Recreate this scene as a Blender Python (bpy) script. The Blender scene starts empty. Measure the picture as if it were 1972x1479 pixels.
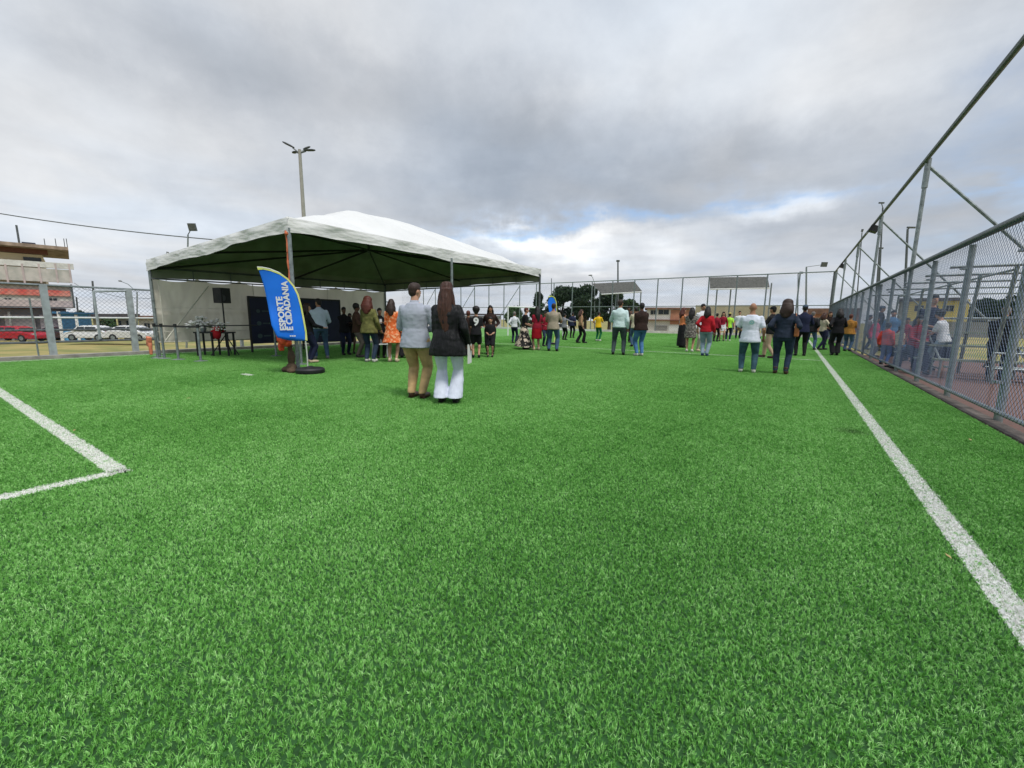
import bpy, bmesh, math, random
import numpy as np
from mathutils import Vector, Matrix, noise
random.seed(7); RNG=np.random.default_rng(7)
S=bpy.context.scene
R_=math.radians
# ------------------------------------------------------------------ camera
W0,H0,F0=1972.0,1479.0,804.7
YAW,PIT,ROL=R_(33.682),R_(8.923),R_(0.6665)
CAMZ=1.22
fw=Vector((-math.sin(YAW)*math.cos(PIT),math.cos(YAW)*math.cos(PIT),-math.sin(PIT)))
rt=Vector((math.cos(YAW),math.sin(YAW),0)); up=rt.cross(fw)
rt2=rt*math.cos(ROL)+up*math.sin(ROL); up2=rt2.cross(fw)
CP=Vector((0,0,CAMZ))
cd=bpy.data.cameras.new('camera'); cam=bpy.data.objects.new('camera',cd); S.collection.objects.link(cam)
cd.sensor_width=36; cd.lens=36*F0/W0; cd.clip_end=3000; cd.clip_start=0.05
cam.matrix_world=Matrix(((rt2.x,up2.x,-fw.x,0),(rt2.y,up2.y,-fw.y,0),(rt2.z,up2.z,-fw.z,CAMZ),(0,0,0,1)))
S.camera=cam
S.view_settings.view_transform='Standard'; S.view_settings.look='None'; S.view_settings.exposure=0.6; S.view_settings.gamma=1
def ray(x,y): return rt2*((x-W0/2)/F0)-up2*((y-H0/2)/F0)+fw
def G(x,y,z=0.0):                       # where a photo point lies on the ground
    d=ray(x,y); return CP+d*((z-CAMZ)/d.z)
def D(x,y,depth): return CP+ray(x,y)*depth
def onplane(x,y,o,n): d=ray(x,y); return CP+d*((o-CP).dot(n)/d.dot(n))
def HT(g,x,y):                          # height over ground point g of a photo point
    d=ray(x,y); return CAMZ+d.z*math.hypot(g.x,g.y)/math.hypot(d.x,d.y)
# ------------------------------------------------------------------ sky and sun
SUN_EL,SUN_AZ=R_(60),R_(112)            # azimuth clockwise from +Y
def build_world():
    w=bpy.data.worlds.new('World'); S.world=w; w.use_nodes=True
    nt=w.node_tree; N=nt.nodes; L=nt.links; N.clear()
    def node(t,**k):
        n=N.new(t)
        for a,b in k.items(): setattr(n,a,b)
        return n
    def put(sock,v):
        if hasattr(v,'is_linked') or isinstance(v,bpy.types.NodeSocket): L.new(v,sock)
        else: sock.default_value=v
    def m(op,a,b=0.0,c=None,clamp=False):
        n=node('ShaderNodeMath',operation=op,use_clamp=clamp); put(n.inputs[0],a); put(n.inputs[1],b)
        if c is not None: put(n.inputs[2],c)
        return n.outputs[0]
    def vm(op,a,b):
        n=node('ShaderNodeVectorMath',operation=op); put(n.inputs[0],a); put(n.inputs[1],b); return n.outputs[0 if op not in('LENGTH','DISTANCE') else 1]
    def comb(x,y,z):
        n=node('ShaderNodeCombineXYZ'); put(n.inputs[0],x); put(n.inputs[1],y); put(n.inputs[2],z); return n.outputs[0]
    def noi(v,sc,det=5,ro=.5,dist=0.0):
        n=node('ShaderNodeTexNoise'); L.new(v,n.inputs['Vector']); n.inputs['Scale'].default_value=sc; n.inputs['Detail'].default_value=det; n.inputs['Roughness'].default_value=ro; n.inputs['Distortion'].default_value=dist; return n
    tc=node('ShaderNodeTexCoord'); d=tc.outputs['Generated']
    sp=node('ShaderNodeSeparateXYZ'); L.new(d,sp.inputs[0]); x,y,z=sp.outputs
    zz=m('MAXIMUM',z,0.0)
    inv=m('DIVIDE',1.0,m('ADD',zz,0.11))
    cl=comb(m('MULTIPLY',x,inv),m('MULTIPLY',y,inv),0.0)      # cloud deck seen in perspective
    az=m('MULTIPLY',m('ARCTAN2',x,y),57.2958); el=m('MULTIPLY',m('ARCSINE',z),57.2958)
    wn=noi(cl,1.1,4,.55); wo=vm('SUBTRACT',wn.outputs['Color'],(.5,.5,.5))
    wn2=noi(d,9.0,5,.6); wo2=vm('SUBTRACT',wn2.outputs['Color'],(.5,.5,.5))
    wsum=vm('ADD',vm('MULTIPLY',wo,(16,9,0)),vm('MULTIPLY',wo2,(13,6,0)))
    ae=vm('ADD',comb(az,el,0.0),wsum)
    n1=noi(cl,.55,7,.52,.5).outputs['Fac']; n2=noi(cl,1.5,8,.58,.35).outputs['Fac']; n3=noi(d,14,6,.6).outputs['Fac']
    v=m('ADD',m('MULTIPLY',m('SUBTRACT',n1,.5),SKY['a1']),m('MULTIPLY',m('SUBTRACT',n2,.5),SKY['a2']))
    v=m('ADD',v,m('MULTIPLY',m('SUBTRACT',n3,.5),SKY['a3']))
    v=m('ADD',v,SKY['base'])
    def blob(px,py,rx,ry,amp,src=ae,prev=None):               # a lit or dark mass of cloud at a bearing and height (degrees)
        r=ray(px,py).normalized(); a=math.degrees(math.atan2(r.x,r.y)); e=math.degrees(math.asin(r.z))
        q=vm('MULTIPLY',vm('SUBTRACT',src,(a,e,0)),(1/rx,1/ry,0)); ln=vm('LENGTH',q,(0,0,0))
        g=m('EXPONENT',m('MULTIPLY',m('MULTIPLY',ln,ln),-1.0))
        g=m('MULTIPLY',g,amp)
        return g if prev is None else m('ADD',prev,g)
    for b in SKY['blobs']: v=blob(*b,prev=v)
    # horizon band brightening
    hb=m('EXPONENT',m('MULTIPLY',m('ABSOLUTE',el),-1/7.0)); v=m('ADD',v,m('MULTIPLY',hb,SKY['hor']))
    ramp=node('ShaderNodeValToRGB'); L.new(v,ramp.inputs[0]); cr=ramp.color_ramp
    cols=SKY['ramp']
    cr.elements[0].position=cols[0][0]; cr.elements[0].color=(*cols[0][1],1); cr.elements[1].position=cols[-1][0]; cr.elements[1].color=(*cols[-1][1],1)
    for p,c in cols[1:-1]:
        e=cr.elements.new(p); e.color=(*c,1)
    # blue openings
    bl=None
    for b in SKY['blue']: bl=blob(*b,prev=bl)
    n4=noi(cl,2.2,6,.6,.3).outputs['Fac']
    bl=m('MULTIPLY',bl,m('MULTIPLY',m('SUBTRACT',n4,.34),4.0,clamp=True),clamp=True)
    sky=node('ShaderNodeTexSky',sky_type='NISHITA',sun_disc=False); sky.sun_elevation=SUN_EL; sky.sun_rotation=SUN_AZ; sky.altitude=1100
    bg1=node('ShaderNodeBackground'); L.new(sky.outputs[0],bg1.inputs[0]); bg1.inputs[1].default_value=.12
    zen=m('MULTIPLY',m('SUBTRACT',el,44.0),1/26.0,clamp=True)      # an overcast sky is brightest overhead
    n5=noi(cl,.8,3,.5,.3).outputs['Fac']; tr=node('ShaderNodeValToRGB'); L.new(n5,tr.inputs[0]); te=tr.color_ramp.elements
    te[0].position=.38; te[0].color=(.95,1.0,1.06,1); te[1].position=.62; te[1].color=(1.01,1.0,.99,1)
    tm=vm('MULTIPLY',ramp.outputs[0],tr.outputs[0])
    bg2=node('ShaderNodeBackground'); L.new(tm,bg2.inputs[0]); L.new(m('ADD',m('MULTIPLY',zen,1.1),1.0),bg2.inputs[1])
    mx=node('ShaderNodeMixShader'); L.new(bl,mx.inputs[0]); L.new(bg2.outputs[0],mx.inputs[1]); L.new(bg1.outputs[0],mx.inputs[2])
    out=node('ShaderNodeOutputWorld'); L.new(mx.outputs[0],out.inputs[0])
    w.cycles.sampling_method='MANUAL'; w.cycles.sample_map_resolution=512
SKY=dict(base=.515,a1=.34,a2=.28,a3=.13,hor=.10,
 blobs=[(560,150,15,5,-.20),(300,60,12,4,-.06),(1000,275,17,4.5,-.20),(960,370,16,3,-.14),(480,330,16,4,-.06),(1330,350,15,3.6,-.16),(1760,310,13,5,-.12),(1930,190,10,8,-.08),(1650,440,12,2,-.08),
        (150,150,22,10,.12),(1050,60,26,9,.16),(1530,160,17,9,.17),(760,300,9,4,.10),(700,60,12,6,.03),(140,290,18,5,.04),(200,440,20,4,.10),(1080,455,10,2.3,.40),(950,440,6,1.3,.34),(1130,500,12,2,.12),(1540,382,6,1.8,.32),(1840,240,6,4,.08),(1300,480,12,3,.06)],
 blue=[(935,428,6,.9,.75),(1190,405,9,.9,.6),(1060,420,7,.8,.5),(1330,388,5,.8,.4),(1480,372,5,.9,.55),(1600,372,5,.8,.5),(1930,345,5,2.6,.8),(1965,150,4,4,.25)],
 ramp=[(0.05,(.17,.19,.222)),(.32,(.265,.288,.322)),(.52,(.375,.397,.43)),(.72,(.53,.55,.575)),(1.0,(.78,.795,.81))])
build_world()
sl=bpy.data.lights.new('sun','SUN'); sun=bpy.data.objects.new('sun',sl); S.collection.objects.link(sun)
sl.energy=1.5; sl.angle=R_(13); sl.color=(1,.96,.9)
sdir=Vector((math.sin(SUN_AZ)*math.cos(SUN_EL),math.cos(SUN_AZ)*math.cos(SUN_EL),math.sin(SUN_EL)))
sun.rotation_euler=sdir.to_track_quat('Z','Y').to_euler()
# ------------------------------------------------------------------ materials
MATS={}
def mat(name,col,rough=.7,metal=0.0,var=.12,vscale=6.0,bump=0.0,bscale=40.0,col2=None,thr=None,coord='Object',spec=.4,stretch=None):
    if name in MATS: return MATS[name]
    m=bpy.data.materials.new(name); m.use_nodes=True; nt=m.node_tree; N=nt.nodes; L=nt.links; b=N['Principled BSDF']
    b.inputs['Roughness'].default_value=rough; b.inputs['Metallic'].default_value=metal; b.inputs['Specular IOR Level'].default_value=spec
    tc=N.new('ShaderNodeTexCoord'); src=tc.outputs[coord]
    if stretch:
        mp=N.new('ShaderNodeMapping'); mp.inputs['Scale'].default_value=stretch; L.new(src,mp.inputs[0]); src=mp.outputs[0]
    n=N.new('ShaderNodeTexNoise'); n.inputs['Scale'].default_value=vscale; n.inputs['Detail'].default_value=6; L.new(src,n.inputs['Vector'])
    r=N.new('ShaderNodeValToRGB'); L.new(n.outputs['Fac'],r.inputs[0]); L.new(r.outputs[0],b.inputs['Base Color'])
    c=col
    if col2 is None:
        lo=tuple(max(0,v*(1-var*1.6)) for v in c); hi=tuple(min(1,v*(1+var*1.6)) for v in c)
        r.color_ramp.elements[0].position=.25; r.color_ramp.elements[1].position=.75
    else:
        lo,hi=c,col2; t=thr or (.45,.55); r.color_ramp.elements[0].position=t[0]; r.color_ramp.elements[1].position=t[1]
    r.color_ramp.elements[0].color=(*lo,1); r.color_ramp.elements[1].color=(*hi,1)
    if bump:
        n2=N.new('ShaderNodeTexNoise'); n2.inputs['Scale'].default_value=bscale; n2.inputs['Detail'].default_value=4; L.new(src,n2.inputs['Vector'])
        bp=N.new('ShaderNodeBump'); bp.inputs['Strength'].default_value=min(1,bump); bp.inputs['Distance'].default_value=.02; L.new(n2.outputs['Fac'],bp.inputs['Height']); L.new(bp.outputs[0],b.inputs['Normal'])
    MATS[name]=m; return m
def cloth(name,col,var=.10,**k):
    k.setdefault('bump',.55); k.setdefault('bscale',16); k.setdefault('vscale',9)
    return mat(name,col,rough=.85,var=var,spec=.25,**k)
galv=mat('galvanised',(.24,.275,.28),rough=.4,metal=.4,var=.25,vscale=14)
galvd=mat('galvanised_dark',(.13,.145,.15),rough=.5,metal=.5,var=.2,vscale=10)
wirem=mat('wire',(.085,.115,.18),rough=.5,metal=.5,var=.1)
galvl=mat('galvanised_light',(.40,.44,.46),rough=.5,metal=.3,var=.15,vscale=8)
white=mat('white_paint',(.72,.73,.72),rough=.5,var=.05)
black=mat('black_plastic',(.02,.02,.022),rough=.5,var=.15)
conc=mat('concrete',(.33,.31,.28),rough=.9,var=.2,vscale=5,bump=.3)
concw=mat('pale_concrete',(.6,.6,.57),rough=.85,var=.15,vscale=3)
# ------------------------------------------------------------------ mesh helpers
class MB:
    def __init__(s): s.v=[];s.f=[];s.m=[]
    def add(s,vs,fs,mi=0):
        o=len(s.v); s.v+= [tuple(v) for v in vs]; s.f+=[tuple(i+o for i in f) for f in fs]; s.m+=[mi]*len(fs); return s
    def box(s,c,sz,rot=None,mi=0):
        c=Vector(c); hx,hy,hz=[a/2 for a in sz]
        vs=[Vector((x,y,z)) for x in(-hx,hx) for y in(-hy,hy) for z in(-hz,hz)]
        if rot is not None: vs=[rot@v for v in vs]
        return s.add([c+v for v in vs],[(0,1,3,2),(4,6,7,5),(0,4,5,1),(2,3,7,6),(0,2,6,4),(1,5,7,3)],mi)
    def cyl(s,a,b,r,r2=None,n=8,mi=0,cap=True):
        a=Vector(a);b=Vector(b); r2=r if r2 is None else r2; d=(b-a); 
        if d.length<1e-6: return s
        d.normalize(); u=d.orthogonal().normalized(); w=d.cross(u); vs=[]
        for p,q in((a,r),(b,r2)):
            for i in range(n): t=2*math.pi*i/n; vs.append(p+(u*math.cos(t)+w*math.sin(t))*q)
        fs=[(i,(i+1)%n,n+(i+1)%n,n+i) for i in range(n)]
        if cap: fs+=[tuple(range(n))[::-1],tuple(range(n,2*n))]
        return s.add(vs,fs,mi)
    def path(s,pts,r,n=8,mi=0):
        for a,b in zip(pts[:-1],pts[1:]): s.cyl(a,b,r,n=n,mi=mi)
        return s
    def ell(s,c,r,rot=None,n=12,k=8,mi=0):
        c=Vector(c); vs=[]; fs=[]
        for j in range(1,k):
            ph=math.pi*j/k
            for i in range(n):
                t=2*math.pi*i/n; v=Vector((r[0]*math.sin(ph)*math.cos(t),r[1]*math.sin(ph)*math.sin(t),r[2]*math.cos(ph)))
                vs.append(v)
        vs+=[Vector((0,0,r[2])),Vector((0,0,-r[2]))]
        for j in range(k-2):
            for i in range(n): fs.append((j*n+i,(j+1)*n+i,(j+1)*n+(i+1)%n,j*n+(i+1)%n))
        T=len(vs)-2
        for i in range(n): fs.append((T,i,(i+1)%n)); fs.append((T+1,(k-2)*n+(i+1)%n,(k-2)*n+i))
        if rot is not None: vs=[rot@v for v in vs]
        return s.add([c+v for v in vs],fs,mi)
    def loft(s,rings,n=14,mi=0):       # rings: (centre, axis a, axis b)
        vs=[];fs=[]
        for c,a,b in rings:
            c=Vector(c);a=Vector(a);b=Vector(b)
            for i in range(n): t=2*math.pi*i/n; vs.append(c+a*math.cos(t)+b*math.sin(t))
        for j in range(len(rings)-1):
            for i in range(n): fs.append((j*n+i,j*n+(i+1)%n,(j+1)*n+(i+1)%n,(j+1)*n+i))
        fs.append(tuple(range(n))[::-1]); fs.append(tuple(range((len(rings)-1)*n,len(rings)*n)))
        return s.add(vs,fs,mi)
    def limb(s,pts,rs,n=10,mi=0):      # round tube through points with ball joints
        for (a,b),(r1,r2) in zip(zip(pts[:-1],pts[1:]),zip(rs[:-1],rs[1:])): s.cyl(a,b,r1,r2,n=n,mi=mi)
        for p,r in zip(pts,rs): s.ell(p,(r*.99,r*.99,r*.99),n=n,k=6,mi=mi)
        return s
    def build(s,name,ms,parent=None,smooth=True,loc=None):
        me=bpy.data.meshes.new(name); me.from_pydata(s.v,[],s.f); me.validate()
        if not isinstance(ms,(list,tuple)): ms=[ms]
        for x in ms: me.materials.append(x)
        if len(ms)>1 and len(me.polygons)==len(s.m): me.polygons.foreach_set('material_index',s.m)
        bm=bmesh.new(); bm.from_mesh(me); bmesh.ops.recalc_face_normals(bm,faces=bm.faces); bm.to_mesh(me); bm.free()
        if smooth:
            me.polygons.foreach_set('use_smooth',[True]*len(me.polygons)); 
            try: me.set_sharp_from_angle(angle=R_(40))
            except Exception: pass
        o=bpy.data.objects.new(name,me); S.collection.objects.link(o)
        if parent is not None: o.parent=parent
        if loc is not None: o.location=loc
        return o
def tag(o,label=None,cat=None,group=None,kind=None):
    for k,v in(('label',label),('category',cat),('group',group),('kind',kind)):
        if v: o[k]=v
    return o
def empty(name,loc=(0,0,0),rz=0,**k):
    o=bpy.data.objects.new(name,None); o.empty_display_size=.2; S.collection.objects.link(o); o.location=loc; o.rotation_euler=(0,0,rz); tag(o,**k); return o
def text_verts(s,size,bold=.0,align='LEFT'):
    c=bpy.data.curves.new('t','FONT'); c.body=s; c.size=size; c.offset=bold; c.extrude=.0; c.align_x=align; c.resolution_u=3
    o=bpy.data.objects.new('t',c); S.collection.objects.link(o); dg=bpy.context.evaluated_depsgraph_get(); dg.update()
    me=bpy.data.meshes.new_from_object(o.evaluated_get(dg)); vs=[v.co.copy() for v in me.vertices]; fs=[tuple(p.vertices) for p in me.polygons]
    bpy.data.objects.remove(o); bpy.data.meshes.remove(me); return vs,fs
def copy_tree(o,parent=None):
    c=o.copy(); S.collection.objects.link(c)
    if parent is not None: c.parent=parent
    for ch in [x for x in o.children]: copy_tree(ch,c)
    return c
# ------------------------------------------------------------------ ground and turf
def zterr(x,y):
    z=-.035
    if x<-19: z-=1.65*min(1,(-19-x)/16.0)**1.1
    if y>43: z-=.28*min(1,(y-43)/5)
    return z
def grid_sheet(name,xs,ys,zf,m,kind='structure'):
    vs=[(x,y,zf(x,y)) for y in ys for x in xs]; n=len(xs)
    fs=[(j*n+i,j*n+i+1,(j+1)*n+i+1,(j+1)*n+i) for j in range(len(ys)-1) for i in range(n-1)]
    o=MB().add(vs,fs).build(name,m,smooth=True); o['kind']=kind; return o
def ground_mat():
    m=mat('dry_ground',(.33,.27,.10),rough=.95,col2=(.17,.19,.055),thr=(.42,.62),vscale=.35,bump=.5,bscale=9,coord='Object'); return m
xs=[-900,-400,-200,-120,-80,-60,-50,-45,-40,-37,-35,-33,-30,-27,-24,-21,-19,-17,-10,0,10,30,60,120,250,500,900]
ys=[-300,-100,-40,-10,0,10,20,30,38,43,44,45,46,48,55,80,120,200,400,900]
grid_sheet('ground',xs,ys,zterr,ground_mat())
X0,X1,Y0,Y1=-16.45,2.05,-8.0,40.5
LINES=[(0.90,-8,.062,'y'),]
# line rectangles x0,x1,y0,y1
LR=[(.84,.96,-8,40.2),(-16.2,.90,16.47,16.57),(-12.6,-4.205,.83,.95),(-4.325,-4.205,-8,.95),(-16.25,-16.15,-8,14.5),(-16.2,.9,40.1,40.2),(-9.48,-9.12,4.02,4.14)]
def turf_material(name,blade):
    m=bpy.data.materials.new(name); m.use_nodes=True; nt=m.node_tree; N=nt.nodes; L=nt.links; b=N['Principled BSDF']
    b.inputs['Roughness'].default_value=.6; b.inputs['Specular IOR Level'].default_value=.12
    geo=N.new('ShaderNodeNewGeometry'); pos=geo.outputs['Position']
    def noi(sc,det=3,ro=.5):
        n=N.new('ShaderNodeTexNoise'); n.inputs['Scale'].default_value=sc; n.inputs['Detail'].default_value=det; n.inputs['Roughness'].default_value=ro; L.new(pos,n.inputs['Vector']); return n.outputs['Fac']
    def M(op,a,b_=0.0,cl=False):
        n=N.new('ShaderNodeMath'); n.operation=op; n.use_clamp=cl
        for i,v in enumerate((a,b_)):
            if isinstance(v,(int,float)): n.inputs[i].default_value=v
            else: L.new(v,n.inputs[i])
        return n.outputs[0]
    v=M('ADD',M('MULTIPLY',noi(.45,4),.34),.135); v=M('ADD',v,M('MULTIPLY',noi(3.5,3),.35)); v=M('SUBTRACT',v,M('MULTIPLY',M('SUBTRACT',noi(1.7,6,.7),.63,True),2.2,True)); v=M('ADD',v,M('MULTIPLY',noi(52,2,.6),.6)); v=M('SUBTRACT',v,.12)
    sxx=N.new('ShaderNodeSeparateXYZ'); L.new(pos,sxx.inputs[0]); bnd=M('SINE',M('ADD',M('MULTIPLY',sxx.outputs[0],1.6),M('MULTIPLY',noi(.9,2),1.2)))
    v=M('ADD',v,M('MULTIPLY',M('MULTIPLY',bnd,3.0,False),.013)); v=M('ADD',v,.05)
    if blade:
        at=N.new('ShaderNodeAttribute'); at.attribute_name='rnd'; v=M('ADD',v,M('MULTIPLY',M('SUBTRACT',at.outputs['Fac'],.5),.75))
        oi=N.new('ShaderNodeObjectInfo')
    else:
        v=M('ADD',v,M('MULTIPLY',M('SUBTRACT',noi(120,2),.5),.8))
    r=N.new('ShaderNodeValToRGB'); L.new(v,r.inputs[0]); cr=r.color_ramp
    c=TURF if blade else [tuple(q_*.62 for q_ in t_) for t_ in TURF]
    cr.elements[0].position=.25; cr.elements[0].color=(*c[0],1); cr.elements[1].position=1.0; cr.elements[1].color=(*c[3],1)
    e=cr.elements.new(.55); e.color=(*c[1],1); e=cr.elements.new(.8); e.color=(*c[2],1)
    col=r.outputs[0]
    # white yarn where the markings are woven in
    sx=N.new('ShaderNodeSeparateXYZ'); L.new(pos,sx.inputs[0]); x,y=sx.outputs[0],sx.outputs[1]
    jit=M('ADD',M('MULTIPLY',M('SUBTRACT',noi(60,2),.5),.07),M('MULTIPLY',M('SUBTRACT',noi(7,2),.5),.03))
    x=M('ADD',x,jit); y=M('ADD',y,jit); tot=None
    for (a,b_,c_,d_) in LR:
        dx=M('LESS_THAN',M('ABSOLUTE',M('SUBTRACT',x,(a+b_)/2)),(b_-a)/2); dy=M('LESS_THAN',M('ABSOLUTE',M('SUBTRACT',y,(c_+d_)/2)),(d_-c_)/2)
        q=M('MULTIPLY',dx,dy); tot=q if tot is None else M('MAXIMUM',tot,q)
    tot=M('MULTIPLY',tot,M('ADD',M('MULTIPLY',M('SUBTRACT',noi(45,3,.7),.36,True),7.0,True),.0,True))
    sp_=G(1640,832); ds=N.new('ShaderNodeVectorMath'); ds.operation='DISTANCE'; L.new(pos,ds.inputs[0]); ds.inputs[1].default_value=sp_
    st=M('MULTIPLY',M('SUBTRACT',.20,ds.outputs['Value'],True),M('MULTIPLY',noi(9,4),9.0),True)
    ms=N.new('ShaderNodeMix'); ms.data_type='RGBA'; L.new(M('MULTIPLY',st,.6),ms.inputs[0]); L.new(col,ms.inputs[6]); ms.inputs[7].default_value=(.012,.035,.014,1); col=ms.outputs[2]
    mx=N.new('ShaderNodeMix'); mx.data_type='RGBA'; L.new(tot,mx.inputs[0]); L.new(col,mx.inputs[6])
    wr=N.new('ShaderNodeValToRGB'); L.new(noi(90,2),wr.inputs[0]); wr.color_ramp.elements[0].position=.3; wr.color_ramp.elements[1].position=.6
    wr.color_ramp.elements[0].color=(.70,.66,.62,1); wr.color_ramp.elements[1].color=(.93,.93,.90,1); L.new(wr.outputs[0],mx.inputs[7])
    L.new(mx.outputs[2],b.inputs['Base Color'])
    if not blade:
        bp=N.new('ShaderNodeBump'); bp.inputs['Strength'].default_value=.8; bp.inputs['Distance'].default_value=.02; L.new(noi(110,2),bp.inputs['Height']); L.new(bp.outputs[0],b.inputs['Normal'])
    else:
        b.inputs['Subsurface Weight'].default_value=0
    return m
TURF=[(.030,.120,.026),(.135,.390,.070),(.240,.56,.130),(.42,.72,.28)]
mt_sheet=turf_material('turf_sheet',False); mt_blade=turf_material('turf_blade',True)
grid_sheet('turf',[X0,-8,X1],[Y0,10,25,Y1],lambda x,y:0.0,mat('turf_backing',(.024,.085,.020),rough=.95,var=.3,vscale=30))
grid_sheet('turf',[-34,X0],[15.5,Y1+.3],lambda x,y:0.0,mt_sheet)
wl=mat('white_yarn',(.74,.74,.72),rough=.8,var=.1,vscale=60,bump=.5,bscale=150)
for (a,b_,c_,d_),nm in zip(LR,['touchline','halfway_line','box_line','box_line','touchline','end_line','centre_mark']):
    grid_sheet(nm,[a,b_],[c_,d_],lambda x,y:.004,wl)
def blades():
    T=.5; n=14500; me=bpy.data.meshes.new('turf_blades')
    # yarn tufts: each a little spray of blades leaning its own way
    nt_=1500; tx=RNG.uniform(-T/2,T/2,nt_); ty=RNG.uniform(-T/2,T/2,nt_); gx,gy=np.meshgrid((np.arange(38)+.5)/38*T-T/2,(np.arange(40)+.5)/40*T-T/2)
    tx=(gx.ravel()+RNG.normal(0,.0042,gx.size)); ty=(gy.ravel()+RNG.normal(0,.0042,gy.size)); nt_=tx.size
    ti=RNG.integers(0,nt_,n); tl=RNG.uniform(0,2*np.pi,nt_); tm=RNG.uniform(0,.010,nt_); th=RNG.uniform(.75,1.2,nt_); tr_=RNG.uniform(0,1,nt_)
    bx=tx[ti]+RNG.normal(0,.0022,n); by=ty[ti]+RNG.normal(0,.0022,n)
    an=RNG.uniform(0,2*np.pi,n); h=RNG.uniform(.010,.019,n)*th[ti]; w=RNG.uniform(.0007,.00145,n)
    la0=RNG.uniform(0,2*np.pi,n); l0=np.abs(RNG.normal(0,.0060,n))+.001
    lxx=np.cos(la0)*l0+np.cos(tl[ti])*tm[ti]; lyy=np.sin(la0)*l0+np.sin(tl[ti])*tm[ti]; ln=np.hypot(lxx,lyy); la=np.arctan2(lyy,lxx)
    V=np.zeros((n,5,3)); px,py=np.cos(an)*w,np.sin(an)*w; lx,ly=np.cos(la)*ln,np.sin(la)*ln
    V[:,0]=np.stack([bx-px,by-py,np.zeros(n)],1); V[:,1]=np.stack([bx+px,by+py,np.zeros(n)],1)
    V[:,2]=np.stack([bx+px+lx*.35,by+py+ly*.35,h*.62],1); V[:,3]=np.stack([bx-px+lx*.35,by-py+ly*.35,h*.62],1)
    V[:,4]=np.stack([bx+lx,by+ly,h],1)
    vs=V.reshape(-1,3); fs=[]
    for i in range(n):
        o=5*i; fs.append((o,o+1,o+2,o+3)); fs.append((o+3,o+2,o+4))
    me.from_pydata(vs.tolist(),[],fs); me.materials.append(mt_blade)
    at=me.attributes.new('rnd','FLOAT','POINT'); at.data.foreach_set('value',np.repeat(RNG.uniform(0,1,n)*.6+tr_[ti]*.4,5).astype(np.float32))
    o=bpy.data.objects.new('turf_blades',me); S.collection.objects.link(o); o['kind']='stuff'
    ng=bpy.data.node_groups.new('spread_blades','GeometryNodeTree'); ng.interface.new_socket('Geometry',in_out='INPUT',socket_type='NodeSocketGeometry'); ng.interface.new_socket('Geometry',in_out='OUTPUT',socket_type='NodeSocketGeometry')
    N=ng.nodes; L=ng.links; gi=N.new('NodeGroupInput'); go=N.new('NodeGroupOutput')
    nx=int((X1-X0)/T); ny=int((Y1-Y0)/T)
    g=N.new('GeometryNodeMeshGrid'); g.inputs['Size X'].default_value=(nx-1)*T; g.inputs['Size Y'].default_value=(ny-1)*T; g.inputs['Vertices X'].default_value=nx; g.inputs['Vertices Y'].default_value=ny
    tr=N.new('GeometryNodeTransform'); tr.inputs['Translation'].default_value=((X0+X1)/2,(Y0+Y1)/2,0); L.new(g.outputs[0],tr.inputs[0])
    # keep the patches that lie before the camera
    p=N.new('GeometryNodeInputPosition')
    def dot(v):
        n_=N.new('ShaderNodeVectorMath'); n_.operation='DOT_PRODUCT'; L.new(p.outputs[0],n_.inputs[0]); n_.inputs[1].default_value=v; return n_.outputs['Value']
    def M(op,a,b_):
        n_=N.new('ShaderNodeMath'); n_.operation=op
        for i,v in enumerate((a,b_)):
            if isinstance(v,(int,float)): n_.inputs[i].default_value=v
            else: L.new(v,n_.inputs[i])
        return n_.outputs[0]
    fwd=dot((-math.sin(YAW),math.cos(YAW),0)); rr=M('ABSOLUTE',dot((math.cos(YAW),math.sin(YAW),0)),0)
    out=M('GREATER_THAN',M('SUBTRACT',rr,M('MULTIPLY',fwd,1.45)),2.6)
    dl=N.new('GeometryNodeDeleteGeometry'); L.new(tr.outputs[0],dl.inputs[0]); L.new(out,dl.inputs[1])
    ip=N.new('GeometryNodeInstanceOnPoints'); L.new(dl.outputs[0],ip.inputs['Points']); L.new(gi.outputs[0],ip.inputs['Instance'])
    rv=N.new('FunctionNodeRandomValue'); rv.data_type='INT'; rv.inputs[4].default_value=0; rv.inputs[5].default_value=3
    cx=N.new('ShaderNodeCombineXYZ'); L.new(M('MULTIPLY',rv.outputs[2],math.pi/2),cx.inputs[2]); L.new(cx.outputs[0],ip.inputs['Rotation'])
    L.new(ip.outputs[0],go.inputs[0])
    md=o.modifiers.new('spread','NODES'); md.node_group=ng
blades()
# paving and kerbs right of the side fence
def brick_mat():
    m=bpy.data.materials.new('red_pavers'); m.use_nodes=True; nt=m.node_tree; N=nt.nodes; L=nt.links; b=N['Principled BSDF']; b.inputs['Roughness'].default_value=.9
    tc=N.new('ShaderNodeTexCoord'); br=N.new('ShaderNodeTexBrick'); L.new(tc.outputs['Object'],br.inputs['Vector']); br.inputs['Scale'].default_value=4.5
    br.inputs['Color1'].default_value=(.20,.075,.055,1); br.inputs['Color2'].default_value=(.11,.045,.038,1); br.inputs['Mortar'].default_value=(.14,.115,.10,1); br.inputs['Mortar Size'].default_value=.035
    n=N.new('ShaderNodeTexNoise'); n.inputs['Scale'].default_value=1.2; n.inputs['Detail'].default_value=5; L.new(tc.outputs['Object'],n.inputs['Vector'])
    mx=N.new('ShaderNodeMix'); mx.data_type='RGBA'; L.new(n.outputs['Fac'],mx.inputs[0]); L.new(br.outputs['Color'],mx.inputs[6]); mx.inputs[7].default_value=(.13,.075,.06,1); L.new(mx.outputs[2],b.inputs['Base Color']); return m
grid_sheet('pavement',[2.32,6.4],[-8,17.5,21],lambda x,y:-.02,brick_mat())
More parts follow.
